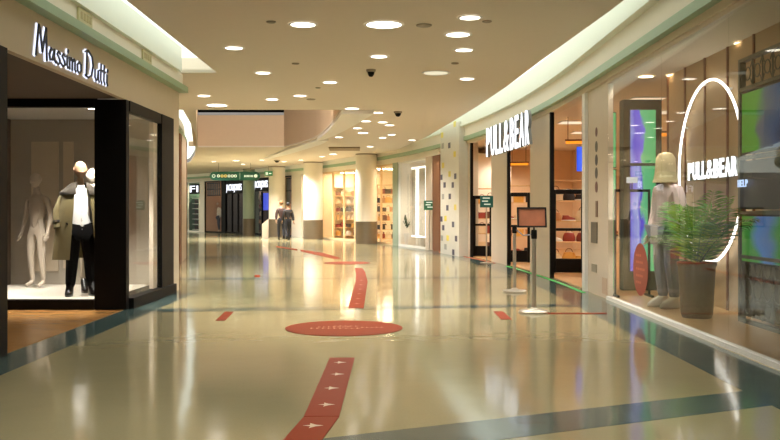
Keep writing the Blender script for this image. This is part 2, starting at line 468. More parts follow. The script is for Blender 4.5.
def rng(a, b, st):
    n = max(1, int(math.ceil((b-a)/st))); return [a+(b-a)*k/n for k in range(n+1)]
cb = MB()
for b in (strip([(y, -2.94, Xr(y)) for y in rng(-7, 15.3, 1.2)], CEIL, CEIL+.04),
          strip([(y, -7.6, Xr(y)) for y in rng(15.301, 20.9, 1.0)], CEIL, CEIL+.04),
          strip([(y, interp(TWR, y), Xr(y)) for y in rng(20.901, WF, .8)], CEIL, CEIL+.04),
          strip([(y, Xl(y), interp(TWL, y)) for y in rng(20.901, WF, 1.0)], CEIL, CEIL+.04),
          strip([(y, Xl(y), Xr(y)) for y in rng(WF+.001, 66, 1.0)], CEIL, CEIL+.04)):
    cb.add(b.v, b.f)
struct('ceiling', cb, M_CEIL)
# well: side walls, far wall, dark top
ZW = EYE+3.95
def wallstrip(pts, z0, z1, th, left):
    """upright wall along pts with thickness th to one side"""
    b = MB(); n = len(pts); off = []
    for k in range(n):
        t = (Vector(pts[min(k+1, n-1)])-Vector(pts[max(k-1, 0)])).normalized(); off.append(Vector((-t.y, t.x))*(th if left else -th))
    vs = []
    for q, o in zip(pts, off): vs += [(q[0], q[1], z0), (q[0]+o.x, q[1]+o.y, z0), (q[0]+o.x, q[1]+o.y, z1), (q[0], q[1], z1)]
    fs = [(0, 1, 2, 3), (4*n-1, 4*n-2, 4*n-3, 4*n-4)]
    for k in range(n-1):
        q = 4*k
        for j in range(4): fs.append((q+j, q+4+j, q+4+(j+1) % 4, q+(j+1) % 4))
    return b.add(vs, fs)
M_WELL = mat('well_wall', (208, 182, 152), .8, var=.03)
struct('wall_well_far', MB().box(-7.4, -3.89, WF, WF+.2, CEIL+.041, EYE+3.52), M_WELL)
struct('wall_well_right', wallstrip([(interp(TWR, y), y) for y in rng(20.9, WF, 1.2)], CEIL+.041, ZW, .15, False), M_WELL)
struct('wall_well_left', wallstrip([(interp(TWL, y), y) for y in rng(20.9, WF, 4)], CEIL+.041, ZW, .15, True), M_WELL)
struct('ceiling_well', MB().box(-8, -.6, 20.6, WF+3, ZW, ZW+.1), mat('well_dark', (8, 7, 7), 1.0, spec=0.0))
t_ = MB().box(-4.4, -1.3, WN+.02, WN+.12, ZW-.3, ZW-.2); struct('trim_well_fill', t_, light_mat('well_fill_strip', (255, 226, 190), 12.0))  # added glowing strip, out of sight, to brighten the well walls
for x_ in (-3.6, -2.2):  # unseen spots added to brighten the far wall of the well
    li = bpy.data.lights.new('well_flood', 'SPOT'); li.energy = 1500; li.color = (1, .92, .82); li.spot_size = 1.5; li.spot_blend = .8; li.shadow_soft_size = .2
    lo = bpy.data.objects.new('well_flood', li); C.objects.link(lo); lo.location = (x_, WN+.2, ZW-.35); lo.rotation_euler = (math.radians(86), 0, math.radians(14))
struct('wall_well_near', MB().box(-4.8, -.9, 20.74, 20.899, CEIL+.041, ZW), M_WELL)
# the curved dropped soffit that follows the right side of the well
trim(strip([(y, interp(TWR, y)+.02, interp(TWR, y)+.02+w) for y, w in ((20.95, .75), (23, .62), (25, .48), (27, .34), (28.6, .2))], CEIL-.09, CEIL-.002), M_WHITE)
trim(strip([(y, x-.02, x+w) for y, x, w in ((29.2, -2.35, .35), (31, -2.95, .55), (33.2, -3.7, .6), (36, -4.5, .5), (39, -5.4, .25))], CEIL-.07, CEIL-.002), M_WHITE)
trim(strip([(33.0, -2.25, -1.1), (34.4, -2.3, -1.15)], CEIL-.05, CEIL-.002), mat('slot_grey', (150, 128, 100), .7))

# ------------------------------------------------------------------ coves with their light panels
def coves():
    ys = rng(-7, 64, 1.3)
    trim(wallstrip([(Xr(y)+.0, y) for y in ys], CEIL+.041, EYE+3.0, .04, True), M_MINT)
    trim(strip([(y, Xr(y), Xf(y, .0)) for y in ys], EYE+3.0, EYE+3.06), M_COVE)
    trim(wallstrip([(-2.94, y) for y in (-7, 5, 15.3)], CEIL+.041, EYE+2.74, .04, False), M_MINT)
    trim(strip([(y, -3.6, -2.94) for y in (-7, 4, 15.05)], EYE+2.74, EYE+2.8), M_COVEL)
    trim(strip([(y, -6.5, -2.94) for y in (15.051, 15.4, 16.1)], EYE+2.74, EYE+2.8), M_COVEL)
    trim(MB().box(-6.5, -2.94, 16.1, 16.2, CEIL+.041, EYE+2.8), M_CREAM)
    trim(MB().box(-6.5, -2.94, 15.301, 15.36, CEIL+.041, CEIL+.06), M_CREAM)
    ys = rng(20.9, 60, 1.3)
    trim(strip([(y, Xf(y, 8.7), Xl(y)) for y in ys], EYE+2.56, EYE+2.6), M_COVEL)
coves()

# ------------------------------------------------------------------ right-hand facade: bands above the shops
def band(i0, i1, z0, z1, s0=-5, s1=68):
    return MB(wrap=W).box(s0, s1, i0, i1, EYE+z0, EYE+z1)
trim(band(-.05, .15, 2.08, 2.2), M_LEDGE)
trim(band(-.05, .13, 2.2, 2.5), M_CREAM)
trim(band(-.05, .25, 2.5, 2.56), M_MINT)
trim(band(-.05, .22, 2.56, 3.0), M_MINT)
S_ = {k: s_of(k) for k in (190, 200, 205, 222, 226, 244, 254, 270, 284, 292, 302, 322, 355, 377, 394, 399, 428, 440, 458, 471, 492, 508, 531, 551, 585, 588, 608)}
SA = s_of(399)
struct('wall_right_fascia', band(-.15, .05, 1.99, 2.08, -5, s_of(440)), M_BEIGE)
struct('wall_right_fascia', band(-.15, .05, 1.88, 2.08, s_of(440)+.002, 68), M_CREAM)
def wall(p0, p1, i0, i1, z0, z1, m, name='wall_right'):
    a, b = s_of(p1, (i1+0)/1.0 if False else 0), s_of(p0, 0)
    return struct(name, MB(wrap=W).box(a, b, i0, i1, z0, z1), m)
ZT = EYE+1.99
# glass front of the display window (panes, seams) and its kerb
g = MB(wrap=W); s_end = s_of(608)
seams = [3.0, s_of(728), s_of(661), s_end]
for a, b in zip(seams, seams[1:]): g.box(a+.006, b-.006, -.012, .0, .05, ZT)
wnd = struct('window_1', g, M_GLASS)
k = MB(wrap=W).box(3, s_end, -.05, .03, 0, .05); struct('window_kerb', k, M_WHITE, parent=wnd)
k = MB(wrap=W).box(3, s_end, -.04, .02, ZT-.05, ZT); struct('window_head', k, M_PANEL, parent=wnd)
wall(588, 608, -.08, .0, 0, ZT, M_PANEL)
wall(585, 588, -.35, .05, 0, ZT, M_WHITE)
wall(531, 551, -.06, .02, 0, ZT, M_PANEL)
wall(492, 508, -.06, .02, 0, ZT, M_PANEL)
wall(458, 471, -.06, .02, 0, ZT, M_PANEL)
for p in (551, 508, 471):                                                           # dark jambs of the openings
    a = s_of(p); struct('trim_%d' % (n_trim[0]+1), MB(wrap=W).box(a-.07, a, -.05, .03, 0, ZT), M_BLACK); n_trim[0] += 1
# the interior of that shop
SI0, SI1, DI = 6.0, 31.0, -5.2
struct('floor_shop', MB(wrap=W).box(s_end, SI1, DI, -.05, .001, .012), M_SHOPFLOOR)
struct('floor_display', MB(wrap=W).box(3.0, s_end, DI, -.051, .001, .05), M_DISPFLOOR)
struct('ceiling_shop', MB(wrap=W).box(3, SI1, DI, -.08, 3.5, 3.56), M_CEIL)
struct('wall_shop_back', MB(wrap=W).box(3, SI1, DI-.1, DI, 0, 3.56), M_WARM)
struct('wall_shop_far', MB(wrap=W).box(SI1, SI1+.1, DI, -.31, 0, 3.56), M_WARM)
struct('wall_shop_near', MB(wrap=W).box(2.9, 3, DI, -.02, 0, 3.56), M_WARM)
# panelled partition behind the neon ring
pb = MB(wrap=W).box(4, 14.35, -1.22, -1.1, .05, 3.5); part = struct('wall_partition', pb, mat('partition_beige', (178, 152, 116), .6, var=.03))
b = MB(wrap=W)
for q in (14.33, 13.5, 12.65, 11.8, 10.95): b.box(q-.035, q+.0, -1.1, -1.075, .05, 3.5)
struct('partition_batten', b, M_BROWN, parent=part)
struct('wall_shop_wood', MB(wrap=W).box(15.6, 17.6, -2.6, -2.5, 0, 3.5), M_BROWN)

# further shops along the outer curve
def shopbox(p0, p1, dep, ztop, mback, mfloor=None, i=0.0):
    a, b = s_of(p1), s_of(p0)
    struct('wall_shop_back', MB(wrap=W).box(a, b, i-dep-.1, i-dep, 0, ztop), mback)
    struct('wall_shop_side', MB(wrap=W).box(a, a+.06, i-dep, i-.05, 0, ztop), mback)
    struct('wall_shop_side', MB(wrap=W).box(b-.06, b, i-dep, i-.05, 0, ztop), mback)
    struct('ceiling_shop', MB(wrap=W).box(a, b, i-dep, i+.0, ztop, ztop+.06), M_WHITE)
    struct('floor_shop', MB(wrap=W).box(a, b, i-dep, i-.02, .001, .02), mfloor or M_DISPFLOOR)
M_GOLD = mat('golden_shop_wall', (244, 220, 180), .7, var=.05)
M_DARKSHOP = mat('dark_shop_wall', (40, 32, 32), .7, var=.2)
M_ROSE = mat('rosy_shop_wall', (208, 168, 138), .7, var=.05)
M_GREENW = mat('green_shop_wall', (70, 104, 88), .7)
Z2 = EYE+1.88
shopbox(399, 440, 2.4, Z2, M_CREAM)
shopbox(322, 394, 2.2, Z2, M_GOLD)
shopbox(284, 322, 2.5, Z2, M_ROSE)
shopbox(226, 270, 3.0, Z2, M_DARKSHOP, M_BLACKM)
shopbox(205, 222, 2.4, Z2, M_ROSE)
shopbox(186, 200, 2.2, Z2, M_GREENW)
M_POST = mat('grey_green_post', (150, 166, 146), .45)
wall(394, 399, -.3, .06, 0, Z2, M_POST)
wall(200, 205, -.3, .05, 0, Z2, M_CREAM)
wall(222, 226, -.3, .05, 0, Z2, M_BLACK)
wall(270, 284, -.3, .0, 0, Z2, M_CREAM)
wall(244, 254, -.3, .0, 0, Z2, M_POST)
wall(292, 302, -.3, .03, 0, Z2, M_CREAM)
wall(427, 433, -.35, .05, 0, Z2, M_PANEL)
wall(433, 440, -.35, .02, 0, Z2, M_BROWN)
# window glass of the far shops
n_w = [1]
def window(p0, p1, i=0.0, z0=.08, z1=Z2, frame_m=M_WHITE, mull=0):
    n_w[0] += 1
    a, b = s_of(p1), s_of(p0)
    w = struct('window_%d' % n_w[0], MB(wrap=W).box(a, b, i-.03, i-.018, z0, z1), M_GLASS)
    f = MB(wrap=W).box(a, b, i-.06, i+.03, 0, z0).box(a, b, i-.05, i+.03, z1-.06, z1)
    for k in range(mull+2):
        q = a+(b-a)*k/(mull+1); f.box(max(a, q-.04), min(b, q+.04), i-.055, i+.025, z0, z1)
    struct('window_frame', f, frame_m, parent=w)
    return w
window(322, 355, mull=2, frame_m=mat('brass_frame', (226, 196, 150), .4))
window(355, 394, mull=2, frame_m=MATS['brass_frame'])
window(399, 427, mull=0, frame_m=M_WHITE)
window(284, 292, frame_m=M_BLACK)
window(205, 222, frame_m=M_BLACK)
window(226, 244, mull=2, frame_m=M_BLACK)
window(254, 270, mull=1, frame_m=M_BLACK)
window(188, 200, frame_m=M_WHITE)

# ------------------------------------------------------------------ left-hand shop
LX = -3.6
LZ = EYE+1.52
struct('wall_left_fascia', MB().box(LX-.08, LX, 2, 15.35, LZ, EYE+2.02), M_BEIGE)
trim(MB().box(LX-.2, LX+.14, 2, 15.42, EYE+2.02, EYE+2.12), M_LEDGE)
trim(MB().box(LX-.2, LX+.06, 2, 15.38, EYE+2.12, EYE+2.33), M_CREAM)
trim(MB().box(LX-.2, LX+.12, 2, 15.05, EYE+2.33, EYE+2.735), M_MINT)
struct('wall_left', MB().box(LX-.3, LX, 14.86, 15.35, 0, LZ), M_BEIGE)
struct('wall_left', MB().box(-8, LX-.3, 15.2, 15.35, 0, EYE+2.6), M_BEIGE)
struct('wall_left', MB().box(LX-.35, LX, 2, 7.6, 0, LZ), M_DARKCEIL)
struct('wall_left_post', MB().box(LX-.35, LX+.03, 7.6, 8.40, 0, LZ), M_BLACK)
struct('wall_left_post', MB().box(LX-.05, LX+.03, 14.1, 14.86, 0, LZ), M_BLACK)
struct('wall_left_post', MB().box(-4.03, LX+.005, 12.27, 12.4, 0, LZ), M_BLACK)
struct('wall_left_header', MB().box(LX-.08, LX+.02, 12.4, 14.1, EYE+1.37, LZ), M_BLACK)
struct('wall_left_plinth', MB().box(LX-.3, LX+.07, 12.4, 14.9, 0, .15), M_BLACK)
struct('wall_left_plinth', MB().box(-6.3, -4.03, 12.24, 12.4, 0, .14), M_BLACK)
struct('wall_left_header', MB().box(-6.3, -4.03, 12.25, 12.4, EYE+1.42, LZ+.1), M_BLACK)
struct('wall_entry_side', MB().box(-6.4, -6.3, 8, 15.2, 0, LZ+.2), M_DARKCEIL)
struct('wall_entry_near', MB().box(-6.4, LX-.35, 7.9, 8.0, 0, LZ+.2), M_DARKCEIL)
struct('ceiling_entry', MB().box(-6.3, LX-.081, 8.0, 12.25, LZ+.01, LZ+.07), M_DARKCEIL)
struct('floor_entry', MB().box(-6.3, -3.63, 8.40, 12.24, .001, .006), M_ENTRYFLOOR)
w = struct('window_20', MB().box(-6.3, -4.03, 12.31, 12.322, .14, EYE+1.42), M_GLASSL)
w = struct('window_21', MB().box(LX-.012, LX-.004, 12.401, 14.099, .15, EYE+1.37), M_GLASS)
# display room behind the glass
M_DISPWALL = mat('display_wall', (176, 166, 150), .6, var=.04)
struct('floor_display', MB().box(-6.3, LX-.06, 12.4, 15.2, .001, .13), mat('display_white_floor', (236, 228, 212), .3))
dw = struct('wall_display', MB().box(-6.3, LX-.3, 14.95, 15.19, .13, LZ), M_DISPWALL)
b = MB()
for x0, x1, z0, z1 in ((-5.95, -5.5, 1.3, 2.5), (-5.42, -5.25, 1.3, 2.5), (-5.95, -5.5, .35, 1.2), (-5.42, -5.25, .4, 1.2), (-4.95, -4.75, .35, 1.2)): b.box(x0, x1, 14.925, 14.95, z0, z1)
struct('wall_panel', b, mat('display_panel', (214, 198, 172), .55), parent=dw)
struct('ceiling_display', MB().box(-6.3, LX-.3, 12.4, 14.95, LZ+.0, LZ+.05), M_WHITE)
struct('wall_display_end', MB().box(LX-.12, LX-.055, 13.9, 14.1, .15, EYE+1.37), M_PANEL)
# the curved left facade further on
struct('wall_left_far', MB(wrap=W).box(16.2, 62, 8.45, 8.55, 0, EYE+2.56), M_BEIGE)
trim(MB(wrap=W).box(16.2, 62, 8.2, 8.45, EYE+2.02, EYE+2.12), M_LEDGE)
trim(MB(wrap=W).box(16.2, 62, 8.28, 8.45, EYE+2.3, EYE+2.5), M_CREAM)
for s0, s1, m in ((21, 21.6, M_CREAM), (24.6, 25.2, M_BROWN), (25.2, 27.6, M_PANEL), (28.0, 28.6, M_BROWN)):
    struct('wall_left_far', MB(wrap=W).box(s0, s1, 8.2, 8.45, 0, EYE+2.02), m)
# ------------------------------------------------------------------ ceiling fixtures
def make_lamp(D, m, label, loc, name='recessed_downlight', cat='ceiling light', group=None, z=0):
    t = thing(name, label, cat, loc, group)
    MB(Matrix.Translation(loc)).lathe([(D/2+.035, -.006), (D/2+.03, -.016), (D/2, -.014), (D/2-.002, -.002)], n=32, cap=False).build('trim_ring', M_WHITE, t, True)
    MB(Matrix.Translation(loc)).disc((0, 0, -.009), D/2, .006).build('diffuser', m, t)
    return t
GL = 'round downlights in the mall ceiling'
LAMPS = [
 # px, py, kind, label   (L large, M medium, S small, D dim large)
 (384, 24, 'L', 'largest round white downlight, alone at the top middle of the beige ceiling'),
 (436, 72.5, 'D', 'large round downlight with a dim yellowish face, left of the curved mint band'),
 (303, 24, 'M', 'round downlight left of the largest one, level with it at the top of the photo'),
 (470, 17, 'S', 'topmost and nearest of the four downlights in a file beside the curved mint band'),
 (458, 34, 'M', 'wider second lamp of the file of four downlights beside the curved mint band'),
 (464, 49.5, 'S', 'third lamp down in the file of four downlights beside the curved mint band'),
 (467, 78.5, 'S', 'lowest and last lamp of the file of four downlights beside the curved mint band'),
 (379, 56, 'S', 'small downlight midway between the largest lamp and the dark camera dome'),
 (234, 47.5, 'S', 'downlight just right of the bright corner of the left light cove'),
 (263, 72.5, 'S', 'small downlight second out from the left cove corner, lower right of its neighbour'),
 (330, 82, 'S', 'small downlight standing alone in the middle of the ceiling, above the wide columns'),
 (204, 95.5, 'S', 'smaller lamp above the left end of the dark well slot, left of the wide one'),
 (217, 105, 'L', 'wide bright downlight right above the dark slot of the ceiling well'),
 (272, 99, 'S', 'left lamp of the close pair above the right half of the dark well slot'),
 (300, 95.5, 'S', 'right lamp of the close pair above the right half of the dark well slot'),
 (352, 108.3, 'M', 'downlight at the tip of the white curved soffit beside the well'),
 (378, 112.5, 'S', 'small downlight next to the dark camera dome on the right half of the ceiling'),
 (366, 121, 'S', 'small downlight between the curved soffit and the dome camera, left lamp of its row'),
 (382.6, 122, 'S', 'small downlight below the dome camera, middle lamp of its row'),
 (389.5, 125, 'S', 'flat small downlight just below and right of the row under the dome camera'),
 (357.5, 128, 'S', 'small downlight hugging the right edge of the curved soffit'),
 (363, 132.7, 'M', 'broader downlight just below the one hugging the curved soffit'),
 (391.6, 134.5, 'S', 'small downlight nearest the tiled pillar in the far ceiling'),
 (382.6, 137.6, 'S', 'small downlight second nearest the tiled pillar in the far ceiling'),
 (339, 137, 'S', 'small downlight just above the grey slot in the far ceiling'),
 (370, 146.5, 'S', 'far downlight right above the second wide column'),
 (334.5, 147.6, 'S', 'far downlight just under the grey slot of the ceiling'),
 (333, 154, 'M', 'broad far downlight between the two wide cream columns'),
 (322, 156.5, 'S', 'tiny far downlight over the right edge of the first wide cream column'),
 (301, 160, 'S', 'tiny far downlight over the left edge of the first wide cream column'),
 (284, 161.5, 'S', 'tiny far downlight above the two walking people'),
 (262, 160, 'S', 'tiny far downlight above the green hanging sign at its right end'),
 (236, 160.5, 'M', 'broad far downlight above the middle of the green hanging sign'),
 (243, 164, 'S', 'tiny far downlight closest over the green hanging sign'),
 (214, 161.5, 'S', 'tiny far downlight above the left end of the green hanging sign'),
 (398, 96, 'S', None), (412, 140, 'S', 'far small downlight between the last lamps and the mint band'),
]
BEAM = 1.0
DIA = {'L': .44, 'D': .42, 'M': .31, 'S': .245}
proto = {}
for px, py, k, lab in LAMPS:
    if lab is None: continue
    loc = ceil_at(px, py)
    m = M_LAMPDIM if k == 'D' else M_LAMP
    if k not in proto: proto[k] = make_lamp(DIA[k], m, lab, loc, group=GL)
    else: dup(proto[k], loc, lab)
LIT = []
for px, py, k, lab in LAMPS:
    if lab: LIT.append((ceil_at(px, py), k))
LIT += [(Vector((x, y, CEIL)), 'L') for x, y in ((-1.6, 5.6), (1.5, 6.2), (.2, 2.2), (-.4, -2.5))]
PW = {'L': 330, 'D': 60, 'M': 230, 'S': 170}
for loc, k in LIT:                                     # the beam of every downlight
    li = bpy.data.lights.new('downlight_beam', 'SPOT'); li.energy = PW[k]*BEAM*(5.0 if loc.y > 31 else (1.35 if loc.y > 17 else .8)); li.color = (1, .95, .88); li.spot_size = math.radians(128); li.spot_blend = .55; li.shadow_soft_size = DIA[k]*.45
    lo = bpy.data.objects.new('downlight_beam', li); C.objects.link(lo); lo.location = loc-Vector((0, 0, .03))
# lamps that light the mall on the near side of the picture's edge
for x, y, lab in ((-1.6, 5.6, 'round downlight over the near floor, left of the viewer, above the frame'), (1.5, 6.2, 'round downlight over the near floor, right of the viewer, above the frame'),
                  (.2, 2.2, 'round downlight straight above the viewer'), (-.4, -2.5, 'round downlight behind the viewer')):
    dup(proto['L'], (x, y, CEIL), lab)
def sensor(px, py, D, label, dome=False, cat='speaker'):
    loc = ceil_at(px, py)
    b = MB(Matrix.Translation(loc))
    if dome:
        t = thing('dome_camera', label, 'camera', loc)
        b.lathe([(D/2, 0), (D/2, -.03), (D/2*.85, -.045)], n=20).build('mount', M_GREY, t, True)
        MB(Matrix.Translation(loc)).lathe([(D*.36, -.045), (D*.33, -.08), (D*.2, -.115), (.004, -.125)], n=20).build('dome', M_BLACK, t, True)
    else:
        t = b.lathe([(D/2, 0), (D/2, -.01), (D/2-.015, -.018), (.003, -.012)], n=24).build('ceiling_speaker' if D > .2 else 'smoke_detector', M_GREY, None, True)
        tag(t, label, cat)
sensor(424, 25, .2, 'dark grey round loudspeaker grille right of the largest downlight', cat='speaker')
sensor(371, 69.5, .16, 'dark dome camera on the ceiling under the middle downlights', True)
sensor(398, 111.5, .2, 'dark dome camera farther off on the right half of the ceiling', True)
sensor(311, 99, .19, 'grey round detector right of the pair of lamps above the well', cat='detector')
sensor(271, 21.5, .12, 'small grey detector left of the upper middle downlights', cat='detector')
sensor(295.5, 63.3, .12, 'small grey detector below the downlight left of the largest one', cat='detector')
sensor(487, 21, .12, 'small grey detector beside the nearest lamp of the file of four', cat='detector')
sensor(455, 63, .12, 'small grey detector above the dim yellowish downlight', cat='detector')
sensor(318, 87.5, .1, 'small grey detector beside the lone middle downlight', cat='detector')
sensor(277, 168-8, .3, 'dark dome camera on the far ceiling right of the green sign', True)

# ------------------------------------------------------------------ floor stickers
def flat(poly, m, name, label, cat, z1=.0055, marks=None, mm=None):
    c = Vector((sum(q[0] for q in poly)/len(poly), sum(q[1] for q in poly)/len(poly), 0))
    if marks is None:
        return tag(MB().prism(poly, .0005, z1).build(name, m), label, cat)
    t = thing(name, label, cat, c)
    MB().prism(poly, .0005, z1).build('vinyl', m, t)
    for k in marks: MB().prism(k, z1, z1+.001).build('arrow', mm or M_ARROW, t)
    return t
def pf(px, py): q = floor_at(px, py); return (q.x, q.y)
def arrow(cx, cy, w, h):
    """a little fletched arrow mark pointing away"""
    return [(cx-w/2, cy), (cx-.15*w, cy+.12*h), (cx-.18*w, cy+.5*h), (cx+.12*w, cy+.18*h), (cx+w/2, cy+.03*h), (cx+.12*w, cy-.16*h), (cx-.16*w, cy-.5*h), (cx-.13*w, cy-.12*h)]
A, B_, = pf(329.7, 358.2), pf(354.7, 358.2)
C_, D_ = pf(304, 417), pf(339, 416.8)
flat([C_, D_, B_, A], M_RED, 'floor_arrow_strip', 'orange red floor strip with four white arrows leading up to the round sticker', 'floor sticker',
     marks=[arrow(*pf(px, py), .115, .13) for px, py in ((340, 363), (337.5, 374.8), (331.5, 388.8), (326.5, 405.4))])
flat([(C_[0]-.13, C_[1]-1.2), (D_[0]-.13, D_[1]-1.2), (D_[0], D_[1]-.01), (C_[0], C_[1]-.01)], M_RED, 'floor_arrow_strip', 'orange red floor strip with a white arrow running out of the bottom of the photo', 'floor sticker',
     marks=[arrow(*pf(313, 426.5), .13, .13), arrow(pf(313, 426.5)[0]-.06, pf(313, 426.5)[1]-.45, .13, .13)])
up = [pf(348, 308.4), pf(363.7, 308.4), pf(367.6, 281.7), pf(365, 272), pf(362.5, 268.5), pf(354.6, 268), pf(356, 274), pf(355.7, 282)]
flat(up, M_RED, 'floor_arrow_strip', 'orange red floor strip beyond the round sticker, bending at its far end', 'floor sticker', marks=[arrow(*pf(px, py), .10, .2) for px, py in ((357, 304), (358, 299), (359.3, 294), (360.3, 289.5), (361, 285), (361.5, 280.5))],
     mm=mat('pink_vinyl', (170, 84, 60), .4))
def round_sticker(px, py, r, label, rot=0):
    c = floor_at(px, py); t = thing('round_floor_sticker', label, 'floor sticker', (c.x, c.y, 0))
    M = Matrix.Translation((c.x, c.y, 0))
    MB(M).disc((0, 0, .0005), r, .0045, 64).build('vinyl', M_RED, t)
    return t, M
t, M = round_sticker(344, 328, .675, 'big round orange red floor sticker with faint pale lettering, nearest of the two round ones')
for row, (y, x0, n, w) in enumerate(((.10, -.12, 5, .045), (-.10, -.38, 9, .05), (-.02, .2, 5, .04), (.02, -.3, 7, .04))):
    for k in range(n):
        h = .05+.03*((k*7+row*3) % 4)/3
        xx = x0+k*(w+.016)
        MB(M).prism([(xx, y), (xx+w*.28, y), (xx+w*.28, y+h*.4), (xx+w*.8, y+h*.4), (xx+w*.8, y+h*.52), (xx+w*.28, y+h*.52), (xx+w*.28, y+h), (xx, y+h)], .005, .006).build('letter_mark', mat('pale_vinyl', (224, 170, 140), .4), t)
round_sticker(347, 263, .6, 'round orange red floor sticker far off in front of the second wide column')
flat([pf(300, 249.6), pf(301, 251.6), pf(336, 259.3), pf(341, 258.3), pf(323, 253)], M_RED, 'floor_arrow_strip', 'far orange red floor strip slanting to the left in front of the columns', 'floor sticker')
flat([pf(276, 246), pf(276.5, 247.3), pf(297.5, 250.6), pf(297.5, 249.2)], M_RED, 'floor_arrow_strip', 'farthest thin orange red floor strip towards the walking people', 'floor sticker')
flat([pf(215.8, 320.6), pf(225, 320.6), pf(233.4, 312), pf(225, 312)], M_RED, 'floor_dash', 'short red dash on the floor left of the big round sticker', 'floor sticker')
flat([pf(501, 319.5), pf(511.7, 319.5), pf(503, 311.7), pf(493.5, 311.7)], M_RED, 'floor_dash', 'short red dash on the floor left of the nearer stanchion', 'floor sticker')
flat([pf(254.5, 277.2), pf(260, 277.2), pf(260, 275.2), pf(254.5, 275.2)], M_RED, 'floor_dash', 'tiny red dash on the far floor towards the dark shopfronts', 'floor sticker')
flat([pf(548, 314), pf(548, 313.3), pf(607, 313.2), pf(607, 314)], M_RED, 'floor_tape', 'thin red line of tape from the nearer stanchion to the display window', 'floor tape', z1=.007)
def tape(p0, p1, i0, i1, m, label):
    a, bb = s_of(p1, i0), s_of(p0, i0)
    tag(MB(wrap=W).box(a, bb, i0, i1, .0045, .007).build('floor_tape', m), label, 'floor tape')
M_GTAPE = mat('green_tape', (40, 190, 84), .45, emit=0)
tape(508, 586, .1, .17, M_GTAPE, 'green tape along the thresholds of the two nearer shop openings')
tape(440, 496, .1, .17, mat('orange_tape', (206, 92, 40), .45), 'orange tape along the threshold beside the tiled pillar')

# ------------------------------------------------------------------ lit fascia sign, straight letters
def text_sign(name, label, cat, body, frame_of, x_of, height, adv, m_face, m_side, depth, bold, zbase=0.0):
    """every letter a part of its own; frame_of(x) gives the frame of a letter centred on x"""
    t = None
    for ch, x, wd in adv:
        vs, fs, _ = text(ch, height, wd, depth, 0 if ch == '&' else bold)
        M = frame_of(x)
        if t is None: t = thing(name, label, cat, M.translation)
        vs = [(q[0]-wd/2, q[1], q[2]+depth/2) for q in vs]
        MB(M).add(vs, fs).build('letter', m_side, t)
        front = [(q[0], q[1], q[2]) for q in vs]
        # the luminous face is a thin plate in front of the can
        vs2, fs2, _ = text(ch, height*.985, wd*.985, .012, 0 if ch == '&' else bold)
        MB(M).add([(q[0]-wd*.4925, q[1]+height*.007, q[2]+depth+.006) for q in vs2], fs2).build('letter_face', m_face, kids(t)[-1])
    return t
M_SIGNSIDE = mat('sign_side', (150, 152, 156), .4)
iS = .27
sa, sb = s_of(486, iS+.07), s_of(530, iS+.07)
L = sa-sb
pr = [('P', 1), ('U', 1.05), ('L', .86), ('L', .86), ('&', 1.4), ('B', 1.04), ('E', .92), ('A', 1.16), ('R', 1.06)]
tot = sum(w for _, w in pr)
x = 0; adv = []
for ch, w in pr:
    wd = L*w/tot; adv.append((ch, x+wd/2, wd*.74)); x += wd
HS = .74
text_sign('shop_sign', 'big white luminous PULL&BEAR letters on the curved fascia over the openings', 'sign', 'PULL&BEAR', lambda x: frame(sa-x, iS, EYE+1.39), None, HS, adv, M_SIGNWHITE, M_SIGNSIDE, .07, .012)
# neon ring and its letters on the partition
c_s = 12.3; PI_ = 1.06
q = W(c_s, -PI_, EYE+.545)
nt_ = thing('neon_ring', 'big white neon ring on the beige panels in the display window', 'neon sign', q)
MB(frame(c_s, -PI_+.02, EYE+.545)).ring((0, 0, .02), 1.24, .017, 'z', 72, 8).build('tube', M_NEON, nt_, True)
for k in range(8):
    a = 2*PI*k/8+.2; MB(frame(c_s, -PI_+.02, EYE+.545)).cbox((1.24*math.cos(a), 1.24*math.sin(a), -.02), (.03, .03, .05)).build('bracket', M_WHITE, nt_)
sa2, L2 = 13.1, 1.878
x = 0; adv = []
for ch, w in pr:
    wd = L2*w/tot; adv.append((ch, x+wd/2, wd*.86)); x += wd
text_sign('neon_lettering', 'white luminous PULL&BEAR letters inside the neon ring', 'neon sign', '', lambda x: frame(sa2-x, -PI_+.02, EYE+.44), None, .255, adv, M_SIGNWHITE, M_SIGNSIDE, .03, .03)
t = thing('small_lettering', 'small bluish lit letters on the edge of the iron screen', 'sign', W(10.6, -.78, EYE+.28))
for k, ch in enumerate('HELP'):
    vs, fs, _ = text(ch, .085, .06, .01, .02)
    MB(frame(10.62-.075*k, -.7799, EYE+.28)).add([(q[0], q[1], q[2]+.005) for q in vs], fs).build('letter', light_mat('help_face', (190, 215, 255), 1.3) if not k else bpy.data.materials['help_face'], t)

